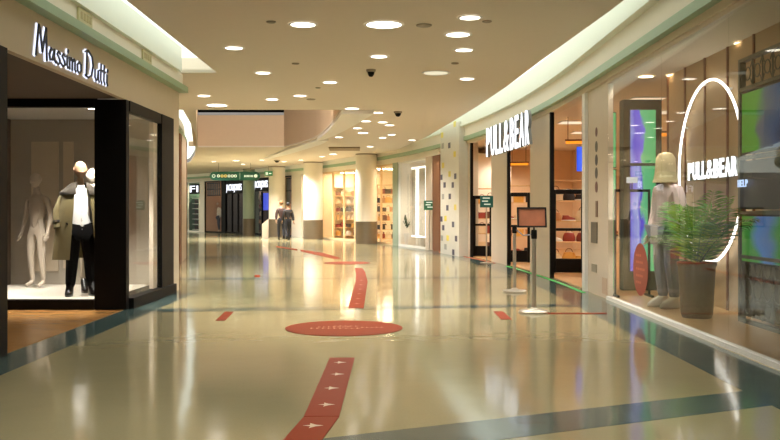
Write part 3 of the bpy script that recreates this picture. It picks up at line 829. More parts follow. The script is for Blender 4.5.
# script sign on the left fascia: brush strokes, each letter with a glowing halo behind
GLY = {
 'M': ([[(0, -.02), (.10, .98)], [(.10, .98), (.15, .9), (.27, .18)], [(.27, .18), (.42, .98)], [(.42, .98), (.44, .5), (.47, -.05)]], .56),
 'a': ([[(.22, .38), (.1, .40), (.02, .2), (.06, .02), (.16, .06), (.24, .4)], [(.25, .42), (.24, .1), (.31, .0)]], .34),
 's': ([[(.19, .36), (.1, .42), (.04, .32), (.15, .18), (.18, .06), (.08, -.02), (0, .05)]], .24),
 'i': ([[(.05, .40), (.04, .1), (.09, .0)], [(.08, .56), (.10, .62)]], .16),
 'm': ([[(.0, .4), (.02, .0)], [(.02, .28), (.1, .41), (.15, .34), (.15, .0)], [(.15, .28), (.24, .41), (.29, .34), (.29, .05), (.34, 0)]], .40),
 'o': ([[(.12, .4), (.02, .28), (.03, .06), (.13, -.01), (.22, .12), (.21, .32), (.12, .4)]], .32),
 'D': ([[(.06, .98), (.05, .5), (.03, .0)], [(-.05, .9), (.12, 1.0), (.36, .82), (.42, .5), (.34, .12), (.14, -.02), (-.03, .03)]], .52),
 'u': ([[(.02, .4), (.02, .12), (.09, .0), (.18, .1), (.22, .4)], [(.22, .4), (.22, .08), (.29, .0)]], .32),
 't': ([[(.07, .72), (.05, .12), (.12, .0)], [(-.03, .46), (.17, .5)]], .20),
}
M_NAVY = mat('navy_letter', (14, 20, 40), .35, var=.1)
ms = None; x = 0.0
K = .315; HB = EYE+1.585; Y0 = 9.08; SXW = .66*2.29/2.29
seq = 'Massimo Dutti'
total = sum((.16 if c == ' ' else GLY[c][1]) for c in seq); unit = 2.34/total
for c in seq:
    if c == ' ': x += .16; continue
    strokes, wd = GLY[c]
    y = Y0+x*unit
    Ml = Matrix(((0, 0, 1, LX), (1, 0, 0, y), (0, 1, 0, HB), (0, 0, 0, 1)))
    if ms is None: ms = thing('shop_sign', 'dark blue script sign Massimo Dutti with a white halo on the left beige fascia', 'sign', (LX, Y0, HB))
    def stroke_mb(r, z0, z1):
        b = MB(Ml)
        for st in strokes:
            pts = [(u*unit+v*K*.03, v*K) for u, v in st]
            for (x0, y0), (x1, y1) in zip(pts, pts[1:]):
                d = Vector((x1-x0, y1-y0)); d.normalize(); n = Vector((-d.y, d.x))
                rr = r*(1.25 if abs(d.y) > .75 else .85)
                e = d*rr*.6
                b.prism([(x0-e.x+n.x*rr, y0-e.y+n.y*rr), (x0-e.x-n.x*rr, y0-e.y-n.y*rr), (x1+e.x-n.x*rr, y1+e.y-n.y*rr), (x1+e.x+n.x*rr, y1+e.y+n.y*rr)], z0, z1)
        return b
    lt = stroke_mb(.0115, .022, .036).build('letter', M_NAVY, ms)
    stroke_mb(.0185, .006, .012).build('halo_light', M_HALO, lt)
    x += wd
# emergency-light boxes on the cream band above
for y, lab in ((10.4, 'nearer beige louvred box on the cream band over the left shop sign'), (13.05, 'farther beige louvred box on the cream band, towards the shop corner')):
    t = thing('louvre_box', lab, 'vent', (LX+.1, y, EYE+2.24))
    MB().box(LX+.061, LX+.085, y-.23, y+.23, EYE+2.15, EYE+2.31).build('housing', mat('louvre_box', (206, 196, 150), .5), t)
    for k in range(4): MB().box(LX+.085, LX+.09, y-.17+k*.1, y-.11+k*.1, EYE+2.19, EYE+2.27).build('slot', mat('louvre_slot', (176, 160, 108), .5), t)

# hanging green sign far off
d = 44.0; q = at(235, 176, d)
t = thing('hanging_sign', 'dark green rounded direction sign hanging from the far ceiling', 'sign', q)
Mh = facing(q); w2, h2 = 1.22, .21
poly = []
for k in range(9):
    a = PI/2+PI*k/8; poly.append((-w2+h2+h2*math.cos(a), h2*math.sin(a)))
for k in range(9):
    a = -PI/2+PI*k/8; poly.append((w2-h2+h2*math.cos(a), h2*math.sin(a)))
MB(Mh).prism(poly, -.06, .06).build('board', mat('sign_green', (18, 84, 66), .4, emit=.12), t)
M_SW = mat('sign_mark', (216, 232, 220), .5, emit=.5); M_SY = mat('sign_mark_yellow', (220, 196, 110), .5, emit=.4)
MB(Mh).ring((-1.03, 0, .062), .07, .018, 'z', 16, 6).build('symbol', M_SW, t)
MB(Mh).disc((1.02, 0, .06), .085, .004).build('symbol', M_SW, t)
for k, xx in enumerate((-.8, -.62, -.45, -.28, -.12, .03)):
    MB(Mh).ring((xx, 0, .062), .055, .02, 'z', 12, 6).build('letter_mark', M_SY if k in (1, 2) else M_SW, t)
MB(Mh).box(.245, .255, -.17, .17, .06, .064).build('divider', M_SW, t)
for k in range(7): MB(Mh).box(.46+k*.065, .505+k*.065, -.055, .045, .06, .064).build('letter_mark', M_SW, t)
for xx in (-.8, .75): MB().tube([(q.x+xx, q.y, q.z+.2), (q.x+xx, q.y, CEIL)], .012, 6).build('rod', M_GREY, t)
q = at(268.5, 173.5, 47); t = thing('exit_sign', 'small green and white emergency exit sign on the far ceiling beside the hanging sign', 'sign', q)
MB(facing(q)).cbox((0, 0, 0), (.42, .24, .06)).build('box', mat('exit_green', (40, 120, 70), .4, emit=.3), t)
MB(facing(q)).box(-.15, -.02, -.07, .07, .03, .035).box(.03, .16, -.03, .03, .03, .035).build('pictogram', M_SW, t)
MB().tube([(q.x, q.y, q.z+.12), (q.x, q.y, CEIL)], .012, 6).build('rod', M_GREY, t)

# ------------------------------------------------------------------ columns
def column(px, py, r, label, i=None, top=CEIL, m=None, base=.92):
    c = floor_at(px, py); c = Vector((c.x, c.y+r, 0))
    t = thing('column', label, 'column', c)
    M = Matrix.Translation(c)
    MB(M).lathe([(r, base), (r, top-.055)], n=40)  .build('shaft', m or mat('column_white', (238, 230, 214), .5, var=.02), t, True)
    MB(M).lathe([(r+.012, 0), (r+.012, base)], n=40).build('cladding', mat('column_cladding', (112, 100, 82), .35, .3, var=.08), t, True)
    MB(M).lathe([(r+.004, top-.055), (r+.004, top-.002)], n=40).build('collar', M_GREY, t, True)
column(366, 244.2, .44, 'wide round cream column with a grey brown base, nearest of the row')
column(312.3, 239.4, .46, 'wide round cream column with a grey brown base, second of the row')
column(276, 236.8, .43, 'round cream column with a grey brown base behind the walking people')
column(248, 235.3, .33, 'slim greenish column with a grey brown base between two dark shopfronts', m=M_POST)
# tiled pillar
iP = .29; a, bb = s_of(459, iP), s_of(440.5, iP)
t = thing('tiled_pillar', 'pale pillar dotted with yellow and navy tiles', 'pillar', W((a+bb)/2, iP, 0))
MB(wrap=W).box(a, bb, -.3, iP, 0, CEIL+.3).build('shaft', mat('pillar_grey', (216, 212, 200), .4), t)
b = MB()
M_Y, M_N, M_G = mat('tile_yellow', (226, 206, 60), .35), mat('tile_navy', (44, 44, 74), .35), mat('tile_grey', (150, 150, 140), .35)
tiles = [(212,22,2),(236,20,1),(256,52,0),(213,93,0),(237,125,0),(258,133,1),(207,137,1),(219,165,1),(249,165,1),(213,208,2),(238,207,1),(229,249,1),(258,247,0),(207,290,1),(222,288,0),(214,322,1),(250,310,1),(230,360,0),(261,362,1),(209,360,2),(222,392,2),(251,412,1),(256,-58,0),(210,-18,0)]
for u, v, c in tiles:
    px, py = 385+u/3.67, 140+v/3.67
    s = s_of(px, iP); z = EYE+(HZ-py)/F*W(s, iP, 0).y
    MB(frame(s, iP, z)).box(-.14, .14, -.085, .085, 0, .004).build('tile', (M_Y, M_N, M_G)[c], t)

# ------------------------------------------------------------------ stanchions with notice boards
def stanchion(px, py, label, board=True):
    c = floor_at(px, py); t = thing('stanchion', label, 'stanchion', (c.x, c.y, 0)); M = Matrix.Translation((c.x, c.y, 0))
    MB(M).lathe([(.205, 0), (.205, .02), (.19, .032), (.06, .05), (.045, .062), (.0301, .07)], n=36).build('base', M_STEEL, t, True)
    MB(M).lathe([(.029, .06), (.029, .98)], n=20).build('pole', M_STEEL, t, True)
    MB(M).lathe([(.037, .98), (.04, 1.0), (.04, 1.08), (.034, 1.1)], n=20).build('belt_head', M_BLACK, t, True)
    return t, M
st1, M1 = stanchion(534, 312.5, 'nearer steel stanchion topped by a dark framed notice board')
MB(M1).lathe([(.012, 1.1), (.012, 1.16)], n=12).build('stem', M_BLACK, st1, True)
Mb = M1 @ Matrix.Translation((-.03, -.0, 1.265)) @ Matrix.Rotation(-.2, 4, 'X') @ Matrix(((1,0,0,0),(0,0,-1,0),(0,1,0,0),(0,0,0,1)))
bf = MB(Mb).box(-.195, .195, -.135, -.115, -.012, .014).box(-.195, .195, .115, .135, -.012, .014).box(-.195, -.175, -.135, .135, -.012, .014).box(.175, .195, -.135, .135, -.012, .014).build('board_frame', M_BLACKM, st1)
nm = mat('notice_print', (184, 116, 86), .4, var=.35, scale=7)
MB(Mb).box(-.176, .176, -.116, .116, -.008, .003).build('notice', nm, st1)
st2, M2 = stanchion(514.5, 292, 'farther steel stanchion behind the notice board')
a = M1.translation+Vector((-.03, .03, 1.035)); bq = M2.translation+Vector((.03, -.03, 1.035))
tag(MB().tube([a, a.lerp(bq, .5)-Vector((0, 0, .05)), bq], .01, 6).build('barrier_belt', mat('belt_grey', (112, 116, 128), .7)), 'grey barrier belt strung between the two steel stanchions', 'barrier belt')
def sign_stand(px, py_base, px_s, y0, y1, label, m, w):
    c = floor_at(px, py_base); t = thing('sign_stand', label, 'sign stand', (c.x, c.y, 0)); M = Matrix.Translation((c.x, c.y, 0))
    z0, z1 = EYE+(HZ-y1)/F*c.y, EYE+(HZ-y0)/F*c.y
    MB(M).lathe([(.17, 0), (.17, .015), (.03, .03)], n=24).build('base', M_STEEL, t, True)
    MB(M).lathe([(.018, .02), (.018, z0)], n=12).build('pole', M_STEEL, t, True)
    Mq = M @ Matrix.Translation((0, -.02, (z0+z1)/2)) @ Matrix(((1,0,0,0),(0,0,-1,0),(0,1,0,0),(0,0,0,1)))
    MB(Mq).rbox((0, 0, 0), (w, z1-z0, .03), .01).build('panel', m, t)
    for k, (x0, x1) in enumerate(((-.3, .25), (-.35, .1), (-.2, .3))): MB(Mq).box(x0*w, x1*w, .08-k*.08, .11-k*.08, .015, .018).build('print_line', M_SW, t)
sign_stand(486.5, 263.0, 486, 196, 207.5, 'stand with a teal notice panel before the farthest shop opening', mat('teal_panel', (36, 110, 104), .4), .34)
sign_stand(429.5, 250.5, 429.5, 200.5, 210, 'stand with a green notice panel before the brown doorway', mat('green_panel', (52, 110, 74), .4), .38)
# ------------------------------------------------------------------ decals on the panel beside the window
for k, (py, h, rgb, lab) in enumerate(((132, .15, (104, 44, 36), 'topmost dark red oval sticker on the panel beside the display window'), (146.6, .18, (84, 76, 66), 'second oval sticker down on the panel, greyish brown'),
        (160, .18, (46, 42, 52), 'third oval sticker down on the panel, nearly black'), (173, .18, (70, 64, 62), 'fourth oval sticker down on the panel, dark grey'), (187, .18, (112, 52, 42), 'lowest round sticker of the five on the panel, brownish red'))):
    s = s_of(596.5, 0); z = EYE+(HZ-py)/F*W(s, 0, 0).y
    tag(MB(frame(s, .001, z)).disc((0, 0, 0), h/2, .004, 28).build('round_sticker', mat('sticker_%d' % k, rgb, .4)), lab, 'sticker')
def plate(px, y0, y1, w, m, name, label, cat, i=.001, th=.012):
    s = s_of(px, i); d = W(s, i, 0).y; z0, z1 = EYE+(HZ-y1)/F*d, EYE+(HZ-y0)/F*d
    return tag(MB(frame(s, i, 0)).box(-w/2, w/2, z0, z1, 0, th).build(name, m), label, cat)
plate(597, 201, 217, .12, mat('word_brown', (128, 96, 76), .5), 'text_sticker', 'narrow brown sticker under the round ones on the panel', 'sticker')
plate(594.5, 222, 243, .42, mat('dark_plate', (72, 64, 54), .35), 'control_plate', 'dark square plate low on the panel beside the display window', 'plate')
plate(594.5, 264, 272, .34, mat('grey_plate', (150, 140, 120), .4), 'socket_plate', 'small grey plate near the foot of the panel', 'plate')
plate(605, 278, 294, .3, mat('paper_note', (204, 176, 150), .6), 'paper_notice', 'sheet of paper at the bottom right corner of the panel', 'notice')
# red round sticker on the glass
s = s_of(640.5, 0); z = EYE+(HZ-269.5)/F*W(s, 0, 0).y
t = thing('glass_sticker', 'round dark red sticker on the display window glass', 'sticker', W(s, .001, z))
MB(frame(s, .001, z)).disc((0, 0, 0), .35, .002, 40).build('vinyl', mat('dark_red_vinyl', (150, 44, 26), .35), t)
for r in range(5):
    for k in range(5-abs(r-2)): MB(frame(s, .003, z)).box(-.2+k*.085, -.14+k*.085, .17-r*.09, .2-r*.09, 0, .001).build('letter_mark', mat('pink_print', (196, 108, 84), .4), t)

# ------------------------------------------------------------------ display window: palm, mannequin, screens, iron screen
def palm(s, i, label):
    c = W(s, i, .05); t = thing('potted_palm', label, 'plant', c)
    M = Matrix.Translation(c)
    MB(M).lathe([(.17, 0), (.19, .05), (.22, .62), (.235, .64), (.235, .68), (.205, .68), (.2, .6)], n=28).build('planter', mat('planter_brown', (84, 58, 40), .5, var=.12), t, True)
    MB(M).disc((0, 0, .58), .2, .03).build('soil', mat('soil', (44, 32, 24), .9), t)
    rnd = random.Random(3)
    gm = [mat('palm_green', (84, 150, 46), .5, var=.3), mat('palm_light', (146, 184, 64), .5, var=.3), mat('palm_dark', (44, 96, 34), .5, var=.3)]
    for k in range(17):
        a = k*2.399+.3; lean = .2+.6*rnd.random(); L = 1.05+.45*rnd.random()
        sx, sy = math.cos(a)*(.62 if math.cos(a) > 0 else .40), math.sin(a)*1.5
        pts = []
        for j in range(9):
            u = j/8
            pts.append(Vector((max(-.3, min(.24, sx*lean*L*u*1.25)), sy*lean*L*u*1.25, .6+L*(.9*u-.62*lean*1.35*u*u))))
        b = MB(M); b.tube(pts, [.011*(1-.8*j/8) for j in range(9)], 5)
        for j in range(2, 25):
            u = j/25*.98; f = u*8; q0 = pts[int(f)]; q1 = pts[min(8, int(f)+1)]; q = q0.lerp(q1, f-int(f)); tan = (q1-q0).normalized()
            side = tan.cross(Vector((0, 0, 1)));
            if side.length < .05: side = Vector((math.sin(a), -math.cos(a), 0))
            side.normalize(); ll = (.30*math.sin(PI*min(1, u*.85+.15))+.06)*(.9+.2*rnd.random())
            for sg in (-1, 1):
                d = (side*sg*.8+tan*.65+Vector((0, 0, -.18-.2*rnd.random()))).normalized()
                e = q+d*ll; wv = tan*.013
                m1 = q+d*ll*.45+Vector((0, 0, .012))
                # keep the leaves between the glass and the iron screen
                e.x = max(-.34, min(.27, e.x)); m1.x = max(-.34, min(.27, m1.x))
                b.add([q, m1+wv, e, m1-wv, m1+Vector((0, 0, .004))], [(0, 1, 4), (1, 2, 4), (2, 3, 4), (3, 0, 4)])
        b.build('frond', gm[k % 3], t)
palm(11.0, -.42, 'green potted palm behind the display window glass')

SHM = {}
def screen(name, s0, s1, i, z0, z1, m, label, cat='screen'):
    """flat screen parallel to the front"""
    t = thing(name, label, cat, W((s0+s1)/2, i, z0))
    MB(wrap=W).box(s0, s1, i-.05, i, z0, z1).build('housing', M_BLACKM, t)
    MB(wrap=W).box(s0+.02, s1-.02, i, i+.006, z0+.02, z1-.02).build('display', m, t)
    return t
SG = screen_mat('screen_green_blue', [(.0, (104, 170, 60)), (.30, (112, 176, 70)), (.40, (110, 120, 124)), (.62, (70, 96, 130)), (.8, (44, 60, 84))], .5, 'Y', True, .45, 2.2)
SG2 = screen_mat('screen_green_sky', [(.0, (96, 170, 64)), (.18, (84, 160, 80)), (.30, (92, 140, 200)), (.5, (96, 130, 180)), (.66, (80, 150, 70)), (1, (70, 140, 60))], .5, 'Y', True, .5, 1.8, (3, 2, 1))
# unit: open iron frame with trellis above and below, two screens between
IU = -.78
un = thing('iron_screen', 'grey iron trellis frame holding two screens at the right edge of the display window', 'display frame', W(8.6, IU, .05))
M_IRON = mat('grey_iron', (104, 104, 94), .5, .4)
b = MB(wrap=W)
zs = (.07, .82, EYE-.02, EYE+.62, EYE+1.42, EYE+1.76)
for z in zs: b.box(6.4, 10.62, IU-.07, IU, z-.02, z+.02)
for s in (10.6, 8.9, 6.45): b.box(s-.03, s+.03, IU-.07, IU, .05, EYE+1.78)
b.build('frame', M_IRON, un)
def trellis(z0, z1, w):
    b = MB(); n = int((10.56-6.5)/w)
    for k in range(n):
        s0 = 10.56-w*k; sc = s0-w/2
        M = frame(sc, IU-.035, (z0+z1)/2); b.M = M; h = (z1-z0)/2
        b.box(-w/2, -w/2+.014, -h, h, -.008, .008)
        b.ring((0, 0, 0), min(w*.42, h*.5), .008, 'z', 18, 5)
        for sx, sy in ((1, 1), (1, -1), (-1, 1), (-1, -1)): b.tube([(sx*w*.28, sy*h*.42, 0), (sx*w*.5, sy*h, 0)], .007, 5)
        if h > .25:
            for sy in (-1, 1): b.ring((0, sy*h*.66, 0), w*.3, .007, 'z', 14, 5)
    return b
trellis(EYE+1.44, EYE+1.74, .27).build('trellis', M_IRON, un)
trellis(.12, .80, .27).build('trellis', M_IRON, un)
MB(wrap=W).box(6.45, 10.6, IU-.068, IU-.062, .12, .80).build('back_panel', mat('iron_back', (92, 90, 78), .7), un)
screen('video_screen', 8.95, 10.54, IU-.01, EYE+.66, EYE+1.38, SG, 'upper wide screen with green and blue picture in the iron frame')
screen('video_screen', 8.95, 10.54, IU-.01, EYE-.60, EYE-.04, SG2, 'lower wide screen with green and blue picture in the iron frame')
MB(wrap=W).box(8.95, 10.54, IU-.06, IU-.03, EYE+.02, EYE+.58).build('infill_panel', mat('iron_infill', (58, 52, 46), .5), un)
MB(wrap=W).box(8.95, 10.54, IU-.06, IU-.03, .84, EYE-.62).build('infill_panel', mat('iron_infill', (58, 52, 46), .5), un) if .84 < EYE-.62 else None

# tall screens seen end on through the glass
S1 = screen_mat('screen_violet_green', [(.0, (150, 160, 240)), (.2, (96, 76, 220)), (.42, (124, 110, 236)), (.5, (110, 200, 140)), (.9, (90, 190, 120))], .9, 'X', False, .6, 2.6)
S2 = screen_mat('screen_violet', [(.0, (110, 90, 230)), (.28, (190, 196, 250)), (.46, (110, 90, 226)), (.56, (120, 206, 150)), (1, (90, 190, 120))], .9, 'X', False, .6, 3.0, (2, 1, 1.3))
def tall_screen(px0, px1, y0, y1, d, m, label):
    p = at((px0+px1)/2, y1, d); w = (px1-px0)/F*d; h = (y1-y0)/F*d
    t = thing('video_screen', label, 'screen', p); M = facing(p)
    MB(M).rbox((0, h/2, -.03), (w, h, .06), .008).build('housing', M_BLACKM, t)
    MB(M).box(-w/2+.015, w/2-.015, .015, h-.015, 0, .006).build('display', m, t)
tall_screen(629.5, 656.5, 109, 164, 15.0, S1, 'upper tall screen with a violet and green picture inside the shop')
tall_screen(629.5, 656.5, 165, 272, 15.0, S2, 'lower tall screen with a violet and green picture inside the shop')
tall_screen(604, 616.5, 112, 168, 15.45, S1, 'narrow upper screen of green and violet half hidden by the panel')
tall_screen(604, 616.5, 169, 289.5, 15.45, S2, 'narrow lower screen of green and violet half hidden by the panel')
# the post that carries the tall screens
tag(MB(facing(at(643, 272, 15.12))).box(-.32, .32, -.62, 2.9, -.3, -.03).build('screen_stand', M_BLACKM), 'dark stand carrying the two tall screens', 'stand')
# black clothes rail and price card
p = at(632, 262, 13.7); rl = thing('clothes_rail', 'black clothes rail in front of the tall screens', 'clothes rail', (p.x, p.y, .05))
b = MB(Matrix.Translation((p.x, p.y, .05)))
for sx in (-.26, .26): b.box(sx-.015, sx+.015, -.02, .02, 0, 1.62).box(sx-.02, sx+.02, -.2, .2, 0, .03)
b.box(-.275, .275, -.02, .02, 1.59, 1.63); b.build('frame', M_BLACK, rl)
pc = thing('price_card', 'small white price card above the black clothes rail', 'card', (p.x, p.y, 1.681))
MB(facing((p.x, p.y, 1.82))).rbox((0, 0, 0), (.17, .09, .012), .004).build('card', mat('price_card', (214, 224, 240), .5, emit=.3), pc)
MB().box(p.x-.008, p.x+.008, p.y-.006, p.y+.006, 1.681, 1.78).build('clip_stem', M_BLACK, pc)

# ------------------------------------------------------------------ mannequins
def shift(pt, d): return tuple(a+b for a, b in zip(pt, d))
def cloth_from(J, keys_list, add, levels=1):
    return skin([[grow(J[k], add) for k in ch] for ch in keys_list], levels)
def boots(M, J, t, m, s=1.0, h=.26):
    for k in ('l', 'r'):
        a = Vector(J['a'+k][0]); b = MB(M); b.smooth = True
        tx = Vector(J['t'+k][0]); dr = Vector((tx.x-a.x, tx.y-a.y, 0)).normalized(); sd = Vector((dr.y, -dr.x, 0))
        def ring(c, rx, ry, n=12): return [c+sd*rx*math.cos(2*PI*j/n)+dr*ry*math.sin(2*PI*j/n) for j in range(n)]
        g = a.z-.09*s
        c0 = Vector((a.x, a.y, 0))
        b.loft([ring(c0+dr*.075*s+Vector((0, 0, g+.001)), .048*s, .15*s), ring(c0+dr*.075*s+Vector((0, 0, g+.035*s)), .052*s, .152*s), ring(c0+dr*.06*s+Vector((0, 0, g+.075*s)), .05*s, .125*s),
                ring(c0+dr*.015*s+Vector((0, 0, g+.12*s)), .05*s, .072*s), ring(c0+Vector((0, 0, g+h*s)), .058*s, .066*s)])
        b.build('boot', m, t)
# front mannequin: khaki coat hung open over white shirt
d1 = 12.95; sM = 1.06
base = Vector(((80-390)/F*d1, d1, .131))
t = thing('mannequin', 'bald mannequin in an open khaki coat over a white shirt, standing in the left window', 'mannequin', base)
M = Matrix.Translation(base) @ Matrix.Rotation(PI+.5, 4, 'Z')
J = joints(dict(hl=((-.09, 0, .90), .09), kl=((-.12, .05, .5), .058), al=((-.15, .0, .09), .036), tl=((-.17, .15, .035), .032), kr=((.10, .0, .50), .058), ar=((.12, -.06, .09), .036), tr=((.17, .09, .035), .032),
                sl=((-.165, -.01, 1.41), .055), sr=((.165, -.01, 1.41), .055), el=((-.215, -.02, 1.14), .043), wl=((-.225, .05, .9), .028), er=((.215, -.02, 1.14), .043), wr=((.225, .05, .9), .028)), sM)
human_body(M, J, sM, yaw=.0, tilt=-.06).build('body', M_SKIN, t, True)
b = MB(M); b.smooth = True; b.add(*cloth_from(J, [['pelvis', 'hl', 'kl', 'al'], ['pelvis', 'hr', 'kr', 'ar']], .034)); b.build('trousers', M_TROUSER, t, True)
boots(M, J, t, M_BOOT, sM, .27)
def ell(z, rx, ry, n=24, cy=0): return [(rx*math.cos(2*PI*j/n)*sM, (cy+ry*math.sin(2*PI*j/n))*sM, z*sM) for j in range(n)]
sh = MB(M); sh.smooth = True
sh.loft([ell(.82, .175, .135), ell(.95, .185, .145), ell(1.1, .165, .13), ell(1.3, .19, .14), ell(1.40, .17, .11), ell(1.46, .1, .085), ell(1.5, .07, .07)], cap=False).build('shirt', M_SHIRT, t, True)
def coat(b, levels, gap, n=30, th=.012):
    """open-fronted shell: rings with a gap at the front (+y)"""
    out = []; inn = []
    for z, rx, ry, g, cy in levels:
        ro = []; ri = []
        for j in range(n+1):
            a = PI/2+g+(2*PI-2*g)*j/n
            fold = 1+.035*math.sin(a*7)*max(0, (1.3-z))
            ro.append((rx*fold*math.cos(a)*sM, (cy+ry*fold*math.sin(a))*sM, z*sM)); ri.append(((rx*fold-th)*math.cos(a)*sM, (cy+(ry*fold-th)*math.sin(a))*sM, z*sM))
        out.append(ro); inn.append(ri)
    rows = [o+i[::-1] for o, i in zip(out, inn)]
    b.loft(rows)
c = MB(M); c.smooth = True
coat(c, [(.5, .36, .27, .5, 0), (.7, .34, .255, .48, 0), (.95, .315, .235, .45, 0), (1.15, .29, .21, .42, 0), (1.30, .262, .19, .42, 0), (1.40, .23, .16, .45, 0), (1.45, .17, .135, .5, 0), (1.49, .12, .11, .5, 0)], .4)
c.build('coat', M_KHAKI, t, True)
sl = MB(M); sl.smooth = True
for k in ('l', 'r'):
    a, e, w = (Vector(J[q+k][0]) for q in ('s', 'e', 'w'))
    sgn = -1 if k == 'l' else 1
    sl.tube([a+Vector((-sgn*.05, 0, .0)), a+Vector((sgn*.035, 0, -.07)), e+Vector((sgn*.06, 0, 0)), w+Vector((sgn*.06, 0, .02))], [.05, .078, .08, .072], 12)
sl.build('sleeve', M_KHAKI, t, True)
cf = MB(M); cf.smooth = True
for k in ('l', 'r'):
    w = Vector(J['w'+k][0]); e = Vector(J['e'+k][0]); sgn = -1 if k == 'l' else 1
    w0 = w.lerp(e, .28)+Vector((sgn*.06, 0, .02)); cf.tube([w0, w0+(e-w).normalized()*.03], [.081, .081], 12)
cf.build('cuff_strap', M_KHAKID, t, True)
cl = MB(M); cl.smooth = True
rows = []
for z, rx, ry, g in ((1.37, .262, .20, .3), (1.40, .262, .20, .32), (1.46, .2, .165, .4), (1.525, .12, .115, .5), (1.535, .1, .1, .5), (1.46, .098, .095, .5)):
    rows.append([((rx*math.cos(PI/2+g+(2*PI-2*g)*j/24))*sM, ry*math.sin(PI/2+g+(2*PI-2*g)*j/24)*sM, z*sM) for j in range(25)])
cl.loft(rows, cap=False, closed=False).build('collar', M_KHAKID, t, True)
for z in (.9, 1.02, 1.14): MB(M).sphere((.0, .158*sM, z*sM), (.011, .006, .011), 8, 6).build('button', mat('shell_button', (214, 206, 196), .3), t, True)

# second mannequin: striped top, hand at the chin, mostly behind the corner post
d2 = 13.55; base = Vector(((92-390)/F*d2, d2, .131)); s2 = 1.02
t = thing('mannequin', 'mannequin in a black and white striped top, half hidden by the dark corner post', 'mannequin', base)
M = Matrix.Translation(base) @ Matrix.Rotation(PI+.5, 4, 'Z')
J = joints(dict(er=((.25, .10, 1.16), .043), wr=((.10, .2, 1.46), .028)), s2)
human_body(M, J, s2, yaw=.3).build('body', M_PALE, t, True)
ms2 = bpy.data.materials.new('striped_knit'); ms2.use_nodes = True; nt = ms2.node_tree
tc = nt.nodes.new('ShaderNodeTexCoord'); sx = nt.nodes.new('ShaderNodeSeparateXYZ'); mu = nt.nodes.new('ShaderNodeMath'); mu.operation = 'MULTIPLY'; mu.inputs[1].default_value = 13
fr = nt.nodes.new('ShaderNodeMath'); fr.operation = 'FRACT'; gt = nt.nodes.new('ShaderNodeMath'); gt.operation = 'GREATER_THAN'; gt.inputs[1].default_value = .55
mx = nt.nodes.new('ShaderNodeMix'); mx.data_type = 'RGBA'; mx.inputs['A'].default_value = (.85, .84, .8, 1); mx.inputs['B'].default_value = (.02, .02, .025, 1)
nt.links.new(tc.outputs['Object'], sx.inputs[0]); nt.links.new(sx.outputs['Z'], mu.inputs[0]); nt.links.new(mu.outputs[0], fr.inputs[0]); nt.links.new(fr.outputs[0], gt.inputs[0]); nt.links.new(gt.outputs[0], mx.inputs['Factor'])
nt.links.new(mx.outputs['Result'], nt.nodes['Principled BSDF'].inputs['Base Color']); nt.nodes['Principled BSDF'].inputs['Roughness'].default_value = .8
b = MB(M); b.smooth = True; b.add(*cloth_from(J, [['pelvis', 'waist', 'chest', 'upper', 'nb'], ['upper', 'sl', 'el', 'wl'], ['upper', 'sr', 'er', 'wr']], .018)); b.build('striped_top', ms2, t, True)
b = MB(M); b.smooth = True; b.add(*cloth_from(J, [['pelvis', 'hl', 'kl', 'al'], ['pelvis', 'hr', 'kr', 'ar']], .02)); b.build('trousers', mat('cream_trousers', (206, 192, 168), .8), t, True)
boots(M, J, t, M_BOOT, s2, .24)
# a pale undressed mannequin deeper in the same window
d3 = 14.3; base = Vector(((37-390)/F*d3, d3, .131)); s3 = 1.0
t = thing('mannequin', 'pale bare mannequin standing back at the left of the window', 'mannequin', base)
M = Matrix.Translation(base) @ Matrix.Rotation(PI-.3, 4, 'Z')
J = joints({}, s3)
human_body(M, J, s3).build('body', mat('mannequin_dull', (178, 164, 146), .6), t, True)
b = MB(M); b.smooth = True
b.add(*cloth_from(J, [['pelvis', 'waist', 'chest', 'upper', 'nb'], ['pelvis', 'hl'], ['pelvis', 'hr']], .016)); b.build('slip', mat('pale_slip', (176, 162, 144), .8), t, True)

# right window mannequin: pink jacket, jeans, pale hat, white shoes
d4 = 12.15; base = Vector(((667-390)/F*d4, d4, .051)); s4 = 1.125
t = thing('mannequin', 'mannequin in a pale pink jacket and grey jeans behind the palm', 'mannequin', base)
M = Matrix.Translation(base) @ Matrix.Rotation(PI-1.2, 4, 'Z')
J = joints({}, s4)
human_body(M, J, s4).build('body', M_PALE, t, True)
b = MB(M); b.smooth = True; b.add(*cloth_from(J, [['pelvis', 'waist', 'chest', 'upper', 'nb'], ['upper', 'sl', 'el', 'wl'], ['upper', 'sr', 'er', 'wr']], .035)); b.build('jacket', mat('pink_jacket', (226, 206, 206), .8), t, True)
b = MB(M); b.smooth = True; b.add(*cloth_from(J, [['pelvis', 'hl', 'kl', 'al'], ['pelvis', 'hr', 'kr', 'ar']], .03)); b.build('jeans', mat('grey_jeans', (120, 124, 136), .8), t, True)
boots(M, J, t, mat('white_shoe', (226, 222, 212), .5), s4, .13)
q = Vector(J['nt'][0])
b = MB(M); b.smooth = True
b.loft([[(q.x+.14*math.cos(2*PI*j/20), q.y+.02+.155*math.sin(2*PI*j/20)-(.06 if z < .03 else 0), q.z+z) for j in range(20)] if r == 0 else [(q.x+r*math.cos(2*PI*j/20), q.y-.0+r*math.sin(2*PI*j/20)*1.1, q.z+z) for j in range(20)] for z, r in ((-.14, .16), (-.02, .135), (.1, .125), (.19, .12), (.25, .085), (.27, .02))])
b.build('hood', mat('straw_knit', (214, 198, 158), .85), t, True)

